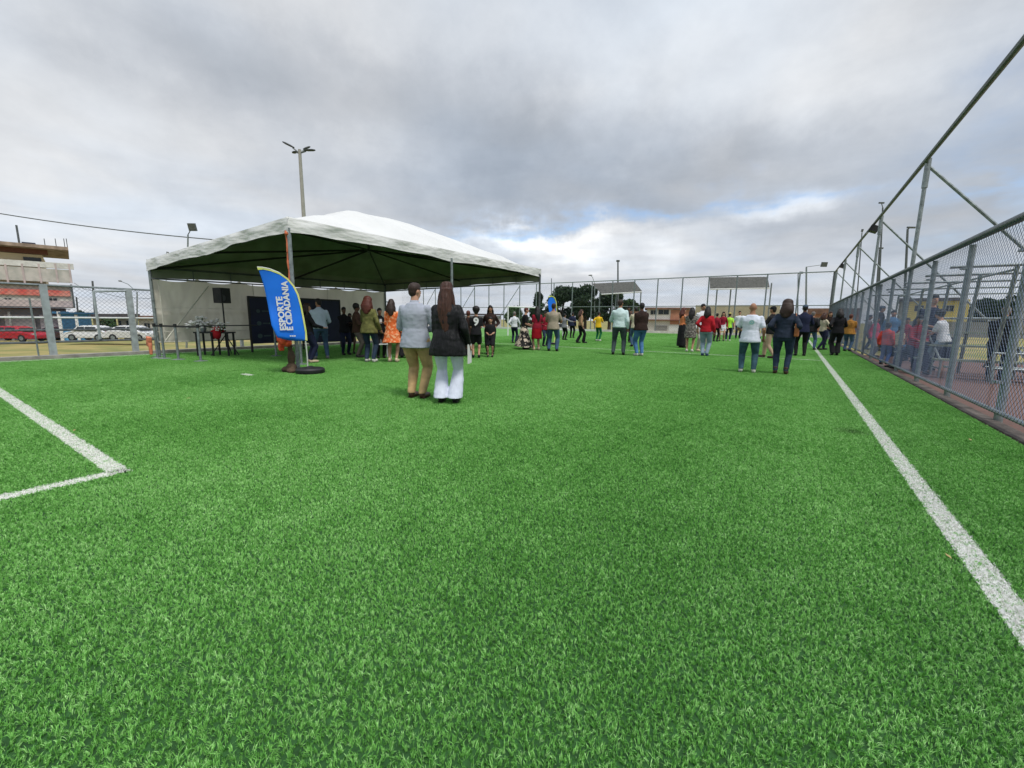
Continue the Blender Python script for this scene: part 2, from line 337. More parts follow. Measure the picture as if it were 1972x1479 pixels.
MB().box((2.17,16.4,-.025),(.17,48.9,.08)).build('kerb',mat('kerb_dark',(.10,.085,.075),rough=.95,var=.45,vscale=4,bump=.6,bscale=20),smooth=False)['kind']='structure'
MB().box((-16.55,3.2,.03),(.30,22.5,.14)).build('kerb',conc,smooth=False)['kind']='structure'
MB().box((-15.8,41.0,.07),(36.6,.30,.26)).build('kerb',concw,smooth=False)['kind']='structure'
# street at the left, beyond the dry grass
grid_sheet('street',[-60,-52,-44,-38],[-80,80],lambda x,y:zterr(x,y)+.03 if x<-40 else zterr(x,y)+.04,mat('asphalt',(.06,.06,.062),rough=.9,var=.2,vscale=3))
# ------------------------------------------------------------------ fences
def chain(mb,o,u,w,z0,z1,sp,r):
    """diagonal wires both ways over the rectangle o + u*[0,w], z0..z1"""
    h=z1-z0; o=Vector(o); u=Vector(u)
    k=-h
    vs=[];fs=[]
    nrm=u.cross(Vector((0,0,1)))
    def seg(a0,b0,a1,b1,off):
        p=o+u*a0+Vector((0,0,b0))+nrm*off; q=o+u*a1+Vector((0,0,b1))+nrm*off
        d=(q-p).normalized(); s=d.cross(nrm)*r; t=nrm*r; i=len(vs)
        vs.extend([p+s,p-s*.5+t,p-s*.5-t,q+s,q-s*.5+t,q-s*.5-t]); fs.extend([(i,i+1,i+4,i+3),(i+1,i+2,i+5,i+4),(i+2,i,i+3,i+5)])
    while k<w:
        a0,b0=k,0; a1,b1=k+h,h
        if a0<0: b0-=a0; a0=0
        if a1>w: b1-=(a1-w); a1=w
        if a1>a0+1e-4:
            seg(a0,z0+b0,a1,z0+b1,r); seg(a0,z1-b0,a1,z1-b1,-r)
        k+=sp*1.414
    mb.add(vs,fs)
# right-hand side fence
XF=2.2
sf=empty('side_fence',(XF,7.72,0),label='long galvanised chain link fence with tall posts running along the right touchline',cat='fence')
sf.location=(0,0,0)
MB().cyl((XF,-6,5.0),(XF,41,5.0),.048,n=8).build('top_rail',galvd,sf)
MB().cyl((XF,-6,2.52),(XF,41,2.52),.052,n=10).build('rail',galvd,sf)
MB().cyl((XF-.02,-6,.15),(XF-.02,41,.15),.028,n=8).build('bottom_rail',galv,sf)
k=-5
while True:
    y=7.72+2.16*k
    if y>40.5: break
    tall=(k%3==0)
    m_=MB().cyl((XF+.06,y,-.03),(XF+.06,y,4.95 if tall else 2.47),.043,n=10)
    if tall: m_.cyl((XF+.06,y,4.4),(XF+.06,y,5.05),.06,n=10)
    for z in(.5,1.3,2.1): m_.box((XF+.0,y,z),(.06,.13,.03))
    m_.build('post',galv,sf)
    if tall: MB().cyl((XF+.06,y,4.9),(XF+4.35,y+.0,.0),.032,n=6).build('brace',galv,sf)
    k+=1
mb=MB(); chain(mb,(XF-.045,-6,0),(0,1,0),47,.13,2.5,.062,.0021); mb.build('wire_mesh',wirem,sf,smooth=False)
# far end fence
YE=41.0
ef=empty('end_fence',(0,0,0),label='tall galvanised fence closing the far end of the pitch',cat='fence')
MB().cyl((-46,YE,5.05),(XF,YE,5.05),.045,n=6).build('top_rail',galv,ef)
MB().cyl((-46,YE,2.5),(XF,YE,2.5),.035,n=6).build('rail',galv,ef)
x=2.2; i=0
while x>-46:
    MB().cyl((x,YE,.2),(x,YE,5.05),.085 if i==0 else .055,n=8).build('post',galvd if i==0 else galv,ef)
    if i>10 and i%3==1: MB().cyl((x,YE,4.9),(x-3.9,YE+.1,.1),.035,n=6).build('brace',galv,ef)
    x-=2.2; i+=1
mb=MB(); chain(mb,(-46,YE-.06,0),(1,0,0),48.2,.2,5.0,.16,.0028); mb.build('wire_mesh',wirem,ef,smooth=False)
# left fence
lf=empty('left_fence',(0,0,0),label='low chain link fence with thick square posts along the left edge of the turf',cat='fence')
XL=-16.6
MB().cyl((XL,-8,1.95),(XL,14,1.95),.028,n=6).build('top_rail',galv,lf)
MB().cyl((XL,-8,1.1),(XL,14,1.1),.026,n=6).build('rail',white,lf)
MB().cyl((XL,-8,.45),(XL,14,.45),.03,n=6).build('bottom_rail',galvd,lf)
for y in(-6.6,-3.6,-.6,2.5,4.22,7.2,10.2,13.2):
    MB().box((XL,y,.97),(.11,.14 if y in(2.5,4.22) else .08,2.0)).build('post',galvl,lf,smooth=False)
MB().path([(XL+.05,4.15,1.9),(XL+.05,3.45,1.84),(XL+.05,3.45,.5)],.035,n=6).build('gate_frame',galvl,lf)
MB().cyl((XL+.05,2.22,0),(XL+.05,2.22,1.6),.02,n=6).build('drop_bolt',galv,lf)
mb=MB(); chain(mb,(XL,-8,0),(0,1,0),22,.45,1.95,.075,.0032); mb.build('wire_mesh',wirem,lf,smooth=False)
# roadside barrier behind the left fence
gr=empty('street_railing',(0,0,0),label='dark low railing crossing the dry grass behind the left fence',cat='railing')
MB().cyl((-17.6,-8,.74),(-17.6,14,.74),.03,n=6).build('rail',galvd,gr)
for y in np.arange(-7,14,2.4): MB().cyl((-17.6,y,-.03),(-17.6,y,.74),.03,n=6).build('post',galvd,gr)
# ------------------------------------------------------------------ event tent
def vlerp(a,b,t): return a+(b-a)*t
TA,TB,TC,TD=Vector((-9.15,5.08,3.07)),Vector((-15.35,4.42,2.52)),Vector((-15.1,12.5,2.62)),Vector((-8.82,15.2,3.0))
tent=empty('event_tent',(-12,9.2,0),label='large white canopy tent on steel poles standing on the turf',cat='tent'); tent.location=(0,0,0)
tarp=mat('canopy_vinyl',(.69,.695,.68),rough=.5,var=.04,vscale=.8,bump=.6,bscale=1.3)
def folds(m,dist,det=1.0):
    m.node_tree.nodes['Bump'].inputs['Distance'].default_value=dist; m.node_tree.nodes['Noise Texture.001'].inputs['Detail'].default_value=det
folds(tarp,.16)
valm=mat('valance_vinyl',(.68,.685,.67),rough=.5,var=.05,vscale=2,bump=.8,bscale=2.6,stretch=(1,1,3.2)); folds(valm,.055,1.5)
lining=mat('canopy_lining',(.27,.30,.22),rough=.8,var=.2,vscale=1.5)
def canopy(off,rise,n=84,ext=0):
    vs=[];fs=[]
    for j in range(n+1):
        for i in range(n+1):
            u,v=i/n,j/n; p=vlerp(vlerp(TA,TB,u),vlerp(TD,TC,u),v)
            a,b=abs(2*u-1),abs(2*v-1); d=(a**7+b**7)**(1/7); d=min(d,1)
            t=1-d; r=rise*(1-(1-t)**1.42)
            t0=max(0,t); z=p.z+.22+r+off+.02*math.sin(p.y*3.1+p.x)*min(1,6*t0)-.05*math.sin(math.pi*t0)*abs(math.sin(6*math.pi*(u if b>a else v)))*.5
            an=math.atan2(v-.5,u-.5); e_=min(1,5*t0)
            z+=e_*(.055*noise.noise(Vector((p.x*.9,p.y*.9,2)))+.045*noise.noise(Vector((an*7,t0*1.5,5)))*(1-t0)+.014*noise.noise(Vector((p.x*2.6,p.y*2.6,9))))
            z-=.022*math.exp(-((abs(a-b))/.012)**2)*0-.018*math.exp(-(abs((b if b>a else a)-.5)/.010)**2)*0
            q=Vector((p.x,p.y,z)); vs.append(q)
    for j in range(n):
        for i in range(n): a=j*(n+1)+i; fs.append((a,a+1,a+n+2,a+n+1))
    return vs,fs
RISE=1.50
vs,fs=canopy(0,RISE); MB().add(vs,fs).build('canopy',tarp,tent)
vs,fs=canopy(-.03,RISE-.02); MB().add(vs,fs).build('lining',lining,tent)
def valance(P,Q,ph):
    vs=[];fs=[]; n=90; out=(Q-P).cross(Vector((0,0,1))).normalized(); cen=Vector((-12,9.2,3)); 
    if (P+out-cen).length<(P-cen).length: out=-out
    ext=(Q-P).normalized()*.04
    for i in range(n+1):
        t=i/n; p=vlerp(P-ext,Q+ext,t); w=.022*math.sin(t*37+ph)+.045*noise.noise(Vector((t*14+ph,0,0))); sag=.10*math.sin(math.pi*((t*2)%1))
        for k,(dz,of) in enumerate(((.225,.012),(.12+.03*noise.noise(Vector((t*11,ph,7))),.04+w*.8),(.02+.03*noise.noise(Vector((t*13,ph,1))),.02+w*1.2),(-.10+sag*.6+.03*noise.noise(Vector((t*9,ph,3))),.03+w*1.2))):
            vs.append(p+Vector((0,0,dz))+out*of)
    for i in range(n):
        for k in range(3): a=i*4+k; fs.append((a,a+1,a+5,a+4))
    return vs,fs
for P,Q,ph in((TA,TD,0),(TB,TA,2),(TC,TB,5),(TD,TC,8)):
    out_=(Q-P).cross(Vector((0,0,1))).normalized(); out_=out_ if out_.dot((P+Q)/2-Vector((-12,9.2,3)))>0 else -out_
    vs,fs=valance(P,Q,ph); o=MB().add(vs,fs).build('valance',valm,tent)
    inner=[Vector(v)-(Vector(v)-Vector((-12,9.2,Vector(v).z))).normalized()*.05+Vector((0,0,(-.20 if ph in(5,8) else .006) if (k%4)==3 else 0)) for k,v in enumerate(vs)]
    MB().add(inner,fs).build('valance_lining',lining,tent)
    P=P-out_*.07; Q=Q-out_*.07; mb=MB().cyl(P+Vector((0,0,.0)),Q+Vector((0,0,.0)),.03,n=6)
    if ph in(5,8):
        mb.cyl(P+Vector((0,0,-.30)),Q+Vector((0,0,-.30)),.022,n=6); L_=(Q-P).length; nn=int(L_/.9)
        for i in range(nn+1):
            a=P.lerp(Q,i/nn); mb.cyl(a+Vector((0,0,.0)),a+Vector((0,0,-.30)),.014,n=5)
    mb.build('eave_truss',galvd,tent)
hub=(TA+TB+TC+TD)/4; hub=Vector((hub.x+.15,hub.y,3.40))
mids=[TA.lerp(TD,.5),TA.lerp(TB,.5),TB.lerp(TC,.5),TC.lerp(TD,.5)]
for q in [TA,TB,TC,TD]+mids: MB().cyl(q+Vector((0,0,-.05)),hub,.028,n=6).build('rib',mat('rib_dark',(.02,.022,.02),rough=.7),tent)
MB().cyl(hub+Vector((0,0,-.08)),hub+Vector((0,0,1.0)),.045,n=8).build('king_post',galvd,tent)
for q,m_ in((TA,galv),(TB,galv),(TC,galvd),(TD,galvd),(TA.lerp(TD,.49),galv)):
    MB().cyl((q.x,q.y,0),q,.042,n=8).box((q.x,q.y,.01),(.26,.26,.02)).build('pole',m_,tent)
ropem=mat('orange_strap',(.62,.17,.08),rough=.8,var=.15)
mb=MB(); 
for i in range(24):
    z0=.9+i*.088; mb.cyl((TA.x-.05+.012*math.sin(i),TA.y-.03,z0),(TA.x-.05+.012*math.sin(i+1),TA.y-.03,z0+.09),.024+.005*math.sin(i*1.7),n=6)
mb.ell((TA.x-.03,TA.y-.02,2.95),(.06,.06,.05)).build('pole_wrap',ropem,tent)
# tarp wall at the back of the tent
tw=mat('tarp_wall',(.64,.61,.53),rough=.6,var=.12,vscale=1.1,bump=1.0,bscale=2.2,stretch=(1,1,.5))
folds(tw,.30,1.5)
def translucent(m,k):
    nt=m.node_tree; b=nt.nodes['Principled BSDF']; o=nt.nodes['Material Output']; t=nt.nodes.new('ShaderNodeBsdfTranslucent'); x=nt.nodes.new('ShaderNodeMixShader'); x.inputs[0].default_value=k
    cl=b.inputs['Base Color'].links[0].from_socket; nt.links.new(cl,t.inputs[0]); nt.links.new(b.outputs[0],x.inputs[1]); nt.links.new(t.outputs[0],x.inputs[2]); nt.links.new(x.outputs[0],o.inputs[0])
translucent(tw,.36)
def tarpwall(P,Q,zb,name,lab):
    vs=[];fs=[];n=160;k=28; d=(Q-P); out=d.cross(Vector((0,0,1))).normalized()
    for i in range(n+1):
        t=i/n; p=P.lerp(Q,t); top=p.z-.22-(.13*abs(math.sin(t*math.pi*7))**.6)
        for j in range(k+1):
            s=j/k; z=zb+(top-zb)*s; wv=.10*noise.noise(Vector((t*7,s*1.8,1)))+.03*math.sin(t*26+s*2.2)*(1-s*.5)-.05*math.exp(-((t-.03-.11*s)/.012)**2)-.03*math.exp(-((s-.5)/.03)**2)-.025*math.exp(-((t-.33-.07*(1-s))/.01)**2)
            vs.append(Vector((p.x,p.y,z))+out*wv)
    for i in range(n):
        for j in range(k): a=i*(k+1)+j; fs.append((a,a+1,a+k+2,a+k+1))
    return MB().add(vs,fs)
tarpwall(TB+Vector((-.08,0,0)),TC+Vector((-.08,0,0)),.42,'x','').build('side_wall',tw,tent)
q_=MB(); P_a=TB+Vector((.0,0,0)); P_b=TC+Vector((.0,0,0))
for t_ in(.02,.33,.66,.985):
    c_=P_a.lerp(P_b,t_); q_.cyl((c_.x+.05,c_.y,.40),(c_.x+.05,c_.y,c_.z-.3),.012,n=5)
q_.cyl((P_a.x+.06,P_a.y,1.42),(P_b.x+.06,P_b.y,1.42),.008,n=4).cyl((P_a.x+.06,P_a.y,.72),(P_b.x+.06,P_b.y,.72),.012,n=4).cyl((P_a.x+.06,P_a.y,.42),(P_b.x+.06,P_b.y,.42),.02,n=5)
for t0_,t1_ in((.02,.17),(.33,.45)): q_.cyl((P_a.x+.06,P_a.lerp(P_b,t0_).y,.45),(P_a.x+.1,P_a.lerp(P_b,t1_).y,2.1 if t0_<.1 else 1.4),.022,n=5)  # pale diagonal rods stand in for highlights along the tarp's creases
q_.build('wall_seam_and_highlight',mat('seam_highlight_pale',(.62,.60,.52),rough=.7),tent)
# ------------------------------------------------------------------ people
SKIN={'l':mat('skin_light',(.50,.27,.18),rough=.6,var=.06),'m':mat('skin_medium',(.34,.17,.10),rough=.6,var=.06),'d':mat('skin_dark',(.12,.055,.035),rough=.55,var=.08)}
HAIR={'black':mat('hair_black',(.012,.010,.010),rough=.6,var=.3,vscale=30,stretch=(6,6,.6)),'brown':mat('hair_brown',(.050,.018,.010),rough=.55,var=.45,vscale=22,stretch=(6,6,.6)),'dark':mat('hair_dark_brown',(.03,.015,.010),rough=.6,var=.3,vscale=30,stretch=(6,6,.6)),'grey':mat('hair_grey',(.17,.15,.14),rough=.7,var=.2,vscale=40),'auburn':mat('hair_auburn',(.09,.022,.014),rough=.6,var=.4,vscale=24,stretch=(5,5,.8)),'blond':mat('hair_blond',(.25,.13,.06),rough=.6,var=.4,vscale=24,stretch=(5,5,.8))}
eyem=mat('eye_dark',(.02,.015,.012),rough=.3); lipm=mat('lip',(.28,.09,.08),rough=.5)
PEND=[]      # (object, voxel, wrinkle, seed, extra) to be fused into one surface after all bases are built
def fuse(o,vox,wr=0.0,extra=None):
    md=o.modifiers.new('fuse','REMESH'); md.mode='VOXEL'; md.voxel_size=vox; md.use_smooth_shade=True
    sm=o.modifiers.new('soft','SMOOTH'); sm.factor=.5; sm.iterations=3 if vox<.014 else 2
    PEND.append((o,wr,extra))
def flush():
    dg=bpy.context.evaluated_depsgraph_get(); dg.update()
    res=[(o,bpy.data.meshes.new_from_object(o.evaluated_get(dg)),wr,ex) for o,wr,ex in PEND]
    for o,me,wr,ex in res:
        o.modifiers.clear(); old=o.data; nm=old.name; ms=[m for m in old.materials]; o.data=me; bpy.data.meshes.remove(old); me.name=nm
        me.materials.clear()
        for m in ms: me.materials.append(m)
        if wr:
            n=len(me.vertices); co=np.empty(n*3); me.vertices.foreach_get('co',co); no=np.empty(n*3); me.vertices.foreach_get('normal',no)
            co=co.reshape(-1,3); no=no.reshape(-1,3); sd=random.random()*50
            d2=np.array([abs(noise.noise(Vector((c[0]*26+sd,c[1]*26,c[2]*2.2))))*-2.2+.5 for c in co]).clip(-.5,1) if wr<0 else 0
            d=np.array([noise.noise(Vector((c[0]*5+sd+c[2]*3,c[1]*5,c[2]*11)))*.7+noise.noise(Vector((c[0]*13+sd,c[1]*13,c[2]*20)))*.3 for c in co])
            d=np.abs(d)*1.6-.2 if wr>0 else d2
            co+=no*(d*abs(wr))[:,None]; me.vertices.foreach_set('co',co.ravel()); me.update()
        me.polygons.foreach_set('material_index',[0]*len(me.polygons))
        if ex:
            bm=bmesh.new(); bm.from_mesh(me)
            off=len(bm.verts); vs=[bm.verts.new(v) for v in ex.v]
            for f,mi in zip(ex.f,ex.m):
                try: q=bm.faces.new([vs[i] for i in f]); q.material_index=mi; q.smooth=True
                except ValueError: pass
            bm.to_mesh(me); bm.free()
        me.polygons.foreach_set('use_smooth',[True]*len(me.polygons))
    PEND.clear()
def ik(a,t,l1,l2,pole):
    a=Vector(a);t=Vector(t);d=t-a;L=d.length
    if L>(l1+l2)*.995: t=a+d.normalized()*(l1+l2)*.995; d=t-a; L=d.length
    u=d.normalized(); x=(l1*l1-l2*l2+L*L)/(2*L); h=math.sqrt(max(0,l1*l1-x*x)); p=Vector(pole); p=p-u*p.dot(u)
    if p.length<1e-5: p=Vector((0,1,0))
    return a+u*x+p.normalized()*h, t
ARMS={'down':(.150,.015,.485),'down2':(.165,.05,.50),'front':(.03,.135,.575),'phone':(.05,.19,.70),'phone2':(.02,.15,.74),'hip':(.12,.04,.585),'fold':(-.05,.12,.665),'back':(.02,-.10,.545),'up':(.05,.12,.93),'out':(.30,.16,.70),'half':(.12,.20,.60),'lap':(.05,.22,.60),'swing':(.16,.12,.50),'swingb':(.15,-.12,.50),'frontw':(.045,.125,.60),'pocket':(.125,.03,.555)}
def person(label,px,py,top,face=0,H=None,skin='m',g=None,sex='m',build=1.0,top_kind='tee',top_m=None,hem=.47,bot='trousers',bot_m=None,bw=1.0,flare=0.0,bhem=.5,shoe_m=None,heel=False,hair='short',hair_c='black',hl=.70,arms=('down','down'),stance=.055,stride=0.0,lean=0.0,head_turn=0.0,sit=None,vox=None,group=None,wr=0.0,bag=None,number=None,emblem=False,cap=None,child=False,collar=False,held=None,dress_hem=None):
    if g is None: g=G(px,py)
    else: g=Vector(g)
    base_z=g.z if g.z>0.05 else 0.0
    if H is None: H=max(1.0,min(1.92,HT(g,px,top)-base_z))
    away=math.atan2(-(g.x-CP.x),g.y-CP.y)          # rotation about z that makes local +Y point away from camera
    rz=away-R_(face)
    if vox is None:
        dist=(g-CP).length; vox=.0115 if dist<8 else (.016 if dist<13 else .021)
    fem=sex=='f'; sw=(.088 if fem else .103)*(.5+.5*build); hw=(.056 if fem else .052)*build
    hd=1.22 if child else 1.0
    P=lambda x,y,z:Vector((x*H,y*H,z*H))
    dz=0 if sit is None else sit/H-.50
    cl,sl=math.cos(R_(lean)),math.sin(R_(lean))
    def T(x,y,z):                                   # lean the upper body about the hips
        z0=.52; yy=y*cl+(z-z0)*sl; zz=z0+(z-z0)*cl-y*sl; return P(x,yy,zz+dz)
    ax=lambda r:Vector((r*H,0,0)); ay=lambda r:Vector((0,r*H*cl,-r*H*sl))
    # ---- skeleton
    sh={s:T(s*sw,0,.785) for s in(-1,1)}; hp={s:P(s*hw,0,.505+dz) for s in(-1,1)}
    hand={};elb={}
    for s,k in zip((-1,1),arms):
        a=ARMS[k] if isinstance(k,str) else k; t=T(a[0]*s,a[1],a[2]); pole=Vector((s*1.5,-.7,-.4)) if k=='frontw' else Vector((s*.55,-1,-.25)) if a[2]>.56 else Vector((s*.25,-1,0))
        elb[s],hand[s]=ik(sh[s],t,.172*H,.150*H,pole)
    sink=.018/H; ank={};kn={}
    for s in(-1,1):
        st=stride*s
        if sit is None: t=P(s*stance,st,.045+sink)
        else: t=P(s*stance*1.3,.27+.02*s,.045)
        kn[s],ank[s]=ik(hp[s],t,.245*H,.24*H,(s*.12,1,0) if sit is None else (s*.1,.6,1))
    # ---- body, one fused surface
    b=MB(); B=build; fw_=.93 if fem else 1.0
    tors=[(.485,.085,.062),(.52,.094,.068),(.56,.088 if not fem else .090,.062),(.62,.078*fw_,.056),(.68,.084*fw_,.058),(.735,.088*fw_,.058),(.775,.088*fw_,.052),(.806,.070*fw_,.043),(.838,.040,.034)]
    b.loft([(T(0,0,z),ax(rx*B),ay(ry*B)) for z,rx,ry in tors])
    b.limb([T(0,-.004,.82),T(0,.004,.885)],[.034*H*(B*.5+.5),.030*H*(B*.5+.5)])
    Rh=Matrix.Rotation(R_(-head_turn),3,'Z')
    hc=T(0,.010,.930)
    hv=lambda x,y,z: hc+Rh@Vector((x*H*hd,y*H*hd,z*H*hd))
    b.ell(hv(0,-.004,.008),(.043*H*hd,.054*H*hd,.058*H*hd),rot=Rh); b.ell(hv(0,.012,-.022),(.034*H*hd,.040*H*hd,.046*H*hd),rot=Rh)
    b.ell(hv(0,.052,-.010),(.008*H*hd,.013*H*hd,.016*H*hd),rot=Rh)
    for s in(-1,1): b.ell(hv(s*.044,-.002,-.004),(.007*H*hd,.012*H*hd,.018*H*hd),rot=Rh)
    for s in(-1,1):
        b.limb([sh[s],elb[s],hand[s]],[(.023 if top_m and top_kind not in('tank','vest') else .028)*H*(B*.5+.5),.020*H*B,.0155*H])
        b.ell(elb[s].lerp(hand[s],.25),(.021*H*B,)*3)
        hdv=(hand[s]-elb[s]).normalized(); pc=hand[s]+hdv*.025*H
        rot=hdv.to_track_quat('Z','X' if s>0 else 'X').to_matrix()
        b.ell(pc,(.013*H,.023*H,.028*H),rot=rot)
        cv=bot=='trousers'; b.limb([hp[s],kn[s],ank[s]],[.050*H*B,(.026 if cv else .031)*H*(B*.5+.5),(.018 if cv else .021)*H])
        if not cv: b.ell(kn[s].lerp(ank[s],.28)+Vector((0,-.008*H,0)),(.031*H,.034*H,.062*H))
        b.ell(ank[s]+Vector((0,.045*H,-.022*H)),(.025*H,.072*H,.020*H))
    ex=MB()
    for s in(-1,1):                                   # five fingers each, slightly curled
        hdv=(hand[s]-elb[s]).normalized(); rot=hdv.to_track_quat('Z','X').to_matrix()
        side=rot@Vector((0,1,0)); pal=rot@Vector((1,0,0)); pal=pal if pal.dot(Vector((-s,.6,0)))>0 else -pal
        kb=hand[s]+hdv*.044*H
        for f,(o_,l_) in enumerate(((-.017,.030),(-.006,.038),(.006,.041),(.017,.035))):
            p0=kb+side*o_*H; p1=p0+hdv*l_*.55*H+pal*.006*H; p2=p1+hdv*l_*.4*H+pal*.014*H
            ex.cyl(p0,p1,.0052*H,.0048*H,n=6); ex.cyl(p1,p2,.0048*H,.0036*H,n=6)
        th=side if side.dot(Vector((0,1,0)))>0 else -side
        p0=hand[s]+hdv*.014*H+th*.016*H; p1=p0+hdv*.020*H+th*.014*H; p2=p1+hdv*.018*H+pal*.008*H
        ex.cyl(p0,p1,.0062*H,.0054*H,n=6); ex.cyl(p1,p2,.0054*H,.004*H,n=6)
    for s in(-1,1): ex.ell(hv(s*.017,.0455,.002),(.0065*H*hd,.004*H*hd,.0035*H*hd),rot=Rh,n=8,k=6,mi=1)
    ex.ell(hv(0,.0505,-.034),(.012*H*hd,.004*H*hd,.0035*H*hd),rot=Rh,n=8,k=6,mi=2)
    body=b.build('person',[SKIN[skin],eyem,lipm]); body.location=g; body.rotation_euler=(0,0,rz)
    body.location.z=base_z if sit is None else g.z
    tag(body,label,'person',group); fuse(body,vox,0,ex)
    # ---- upper garment
    def garment(name,m_): return (MB(),name,m_)
    if top_m:
        t=MB(); e=.012/1.75
        loose={'tee':.012,'shirt':.013,'jacket':.020,'fit':.006,'blouse':.014,'vest':.010,'tank':.006}[top_kind]
        rows=[(z,rx*fw_*B+loose,ry*B+loose) for z,rx,ry in [(.62,.080,.058),(.68,.086,.061),(.735,.093,.065),(.768,.089,.060),(.800,.066,.050),(.832,.042,.038)]]
        low=[]; z=hem
        while z<.60: 
            f=(.60-z)/.13; low.append((z,(.084+.022*min(1,f)+(.012*f if top_kind in('blouse','jacket') else 0))*B+loose,(.062+.019*min(1,f))*B+loose+(.006 if top_kind=='jacket' else 0))); z+=.035
        t.loft([(T(0,0,z),ax(rx),ay(ry)) for z,rx,ry in low+rows])
        for s in(-1,1):
            rs=.0275*(B*.6+.4)+loose*.4
            t.ell(sh[s]+Vector((-s*.010*H,0,-.004*H)),(rs*H*.98,)*3)
            if top_kind in('vest','tank'): continue
            if top_kind in('tee',): t.limb([sh[s],sh[s].lerp(elb[s],.72)],[rs*H,.0315*H*(B*.6+.4)])
            else: t.limb([sh[s],elb[s],elb[s].lerp(hand[s],.93)],[rs*H,(.0265*B+loose*.35)*H,(.020+loose*.3)*H])
        if collar or top_kind in('shirt','jacket'): t.loft([(T(0,-.002,.828),ax(.046),ay(.044)),(T(0,.0,.858),ax(.036),ay(.038))])
        o=t.build({'tee':'t_shirt','shirt':'shirt','jacket':'jacket','fit':'top','blouse':'blouse','vest':'vest','tank':'top'}[top_kind],top_m,body); fuse(o,vox,wr if wr else .004)
        if number:
            vs,fs=text_verts(number,.25*H/1.2,.012,'CENTER'); q=MB()
            bz=.655; yb=-(.067*B+loose+.012)
            q.add([T(v.x/H,yb,bz+v.y/H) for v in vs],fs)
            q.build('shirt_number',white,body,smooth=False)
        if emblem:
            q=MB(); n=20; yb=-(.070*B+loose+.006)
            def ring(r0,r1,cx,cz,mi):
                vs=[];
                for i in range(n):
                    a=2*math.pi*i/n; vs+= [T(cx+r0*math.cos(a),yb,cz+r0*math.sin(a)),T(cx+r1*math.cos(a),yb,cz+r1*math.sin(a))]
                q.add(vs,[(2*i,2*i+1,(2*i+3)%(2*n),(2*i+2)%(2*n)) for i in range(n)],mi)
            ring(.014,.028,0,.725,0); ring(.0,.008,0,.725,1); ring(.030,.034,0,.725,1)
            q.build('shirt_emblem',[mat('emblem_teal',(.20,.42,.42)),mat('emblem_green',(.25,.45,.30))],body,smooth=False)
    # ---- lower garment
    if bot=='trousers' or bot=='shorts':
        t=MB(); t.loft([(P(0,0,z+dz),ax(rx*B),ay(ry*B)) for z,rx,ry in [(.455,.075,.058),(.49,.098,.074),(.53,.100,.074),(.57,.092,.067),(.60,.086,.062)]])
        for s in(-1,1):
            if bot=='shorts': t.limb([hp[s],hp[s].lerp(kn[s],.80)],[.062*H*B,.058*H])
            else:
                an=ank[s]+Vector((0,0,-.002*H))
                kr=.041*bw; ar=(.030*bw+flare)
                t.limb([hp[s],kn[s]],[.060*H*B,kr*H]); d=an-kn[s]
                t.loft([(kn[s]-d*.05,ax(kr),Vector((0,kr*H,0))),(kn[s]+d*.35,ax(kr*.97+flare*.35),Vector((0,(kr*1.02+flare*.35)*H,0))),(kn[s]+d*.7,ax(ar*.55+kr*.42+flare*.2),Vector((0,(ar*.6+kr*.42+flare*.2)*H,0))),(kn[s]+d*1.0,ax(ar),Vector((0,ar*1.12*H,0)))] if sit is None else [(kn[s],ax(kr),Vector((0,kr*H,0))),(an,ax(ar),Vector((0,ar*H,0)))])
        o=t.build('shorts' if bot=='shorts' else 'trousers',bot_m,body); fuse(o,vox,wr*.8 if wr else .003)
    elif bot in('skirt','dress'):
        t=MB(); w_=bw; zz=[(.60,.086,.062),(.55,.100,.074),(.50,.108,.082),(.45,.110+.01*w_,.085+.01*w_)]
        hz=bhem; z=.40
        while z>hz: f=(.45-z)/.2; zz.append((z,.112+.028*w_*f+flare*f,.088+.026*w_*f+flare*f)); z-=.05
        f=(.45-hz)/.2; zz.append((hz,.112+.028*w_*f+flare*f,.088+.026*w_*f+flare*f)); 
        t.loft([(P(0,0,z+dz),ax(rx*B),ay(ry*B)) for z,rx,ry in zz],n=28)
        o=t.build('skirt',bot_m,body); fuse(o,vox,.008)
    # ---- shoes
    sm=shoe_m or SHOE['black']
    for s in(-1,1):
        t=MB(); a=ank[s]; up_=.012 if heel else 0
        t.ell(a+Vector((s*.004*H,.052*H,-.024*H)),(.030*H,.084*H,.024*H)).ell(a+Vector((0,.0,-.012*H)),(.027*H,.034*H,.034*H)).box(a+Vector((s*.004*H,.045*H,-.040*H)),(.044*H,.13*H,.010*H))
        if heel: t.cyl(a+Vector((0,-.018*H,-.01*H)),a+Vector((0,-.022*H,-.045*H)),.012*H,.008*H).cyl(a,a+Vector((0,0,.05*H)),.026*H,.028*H)
        o=t.build('shoe',sm,body); fuse(o,max(vox*.8,.010))
    # ---- hair
    hm=HAIR[hair_c]
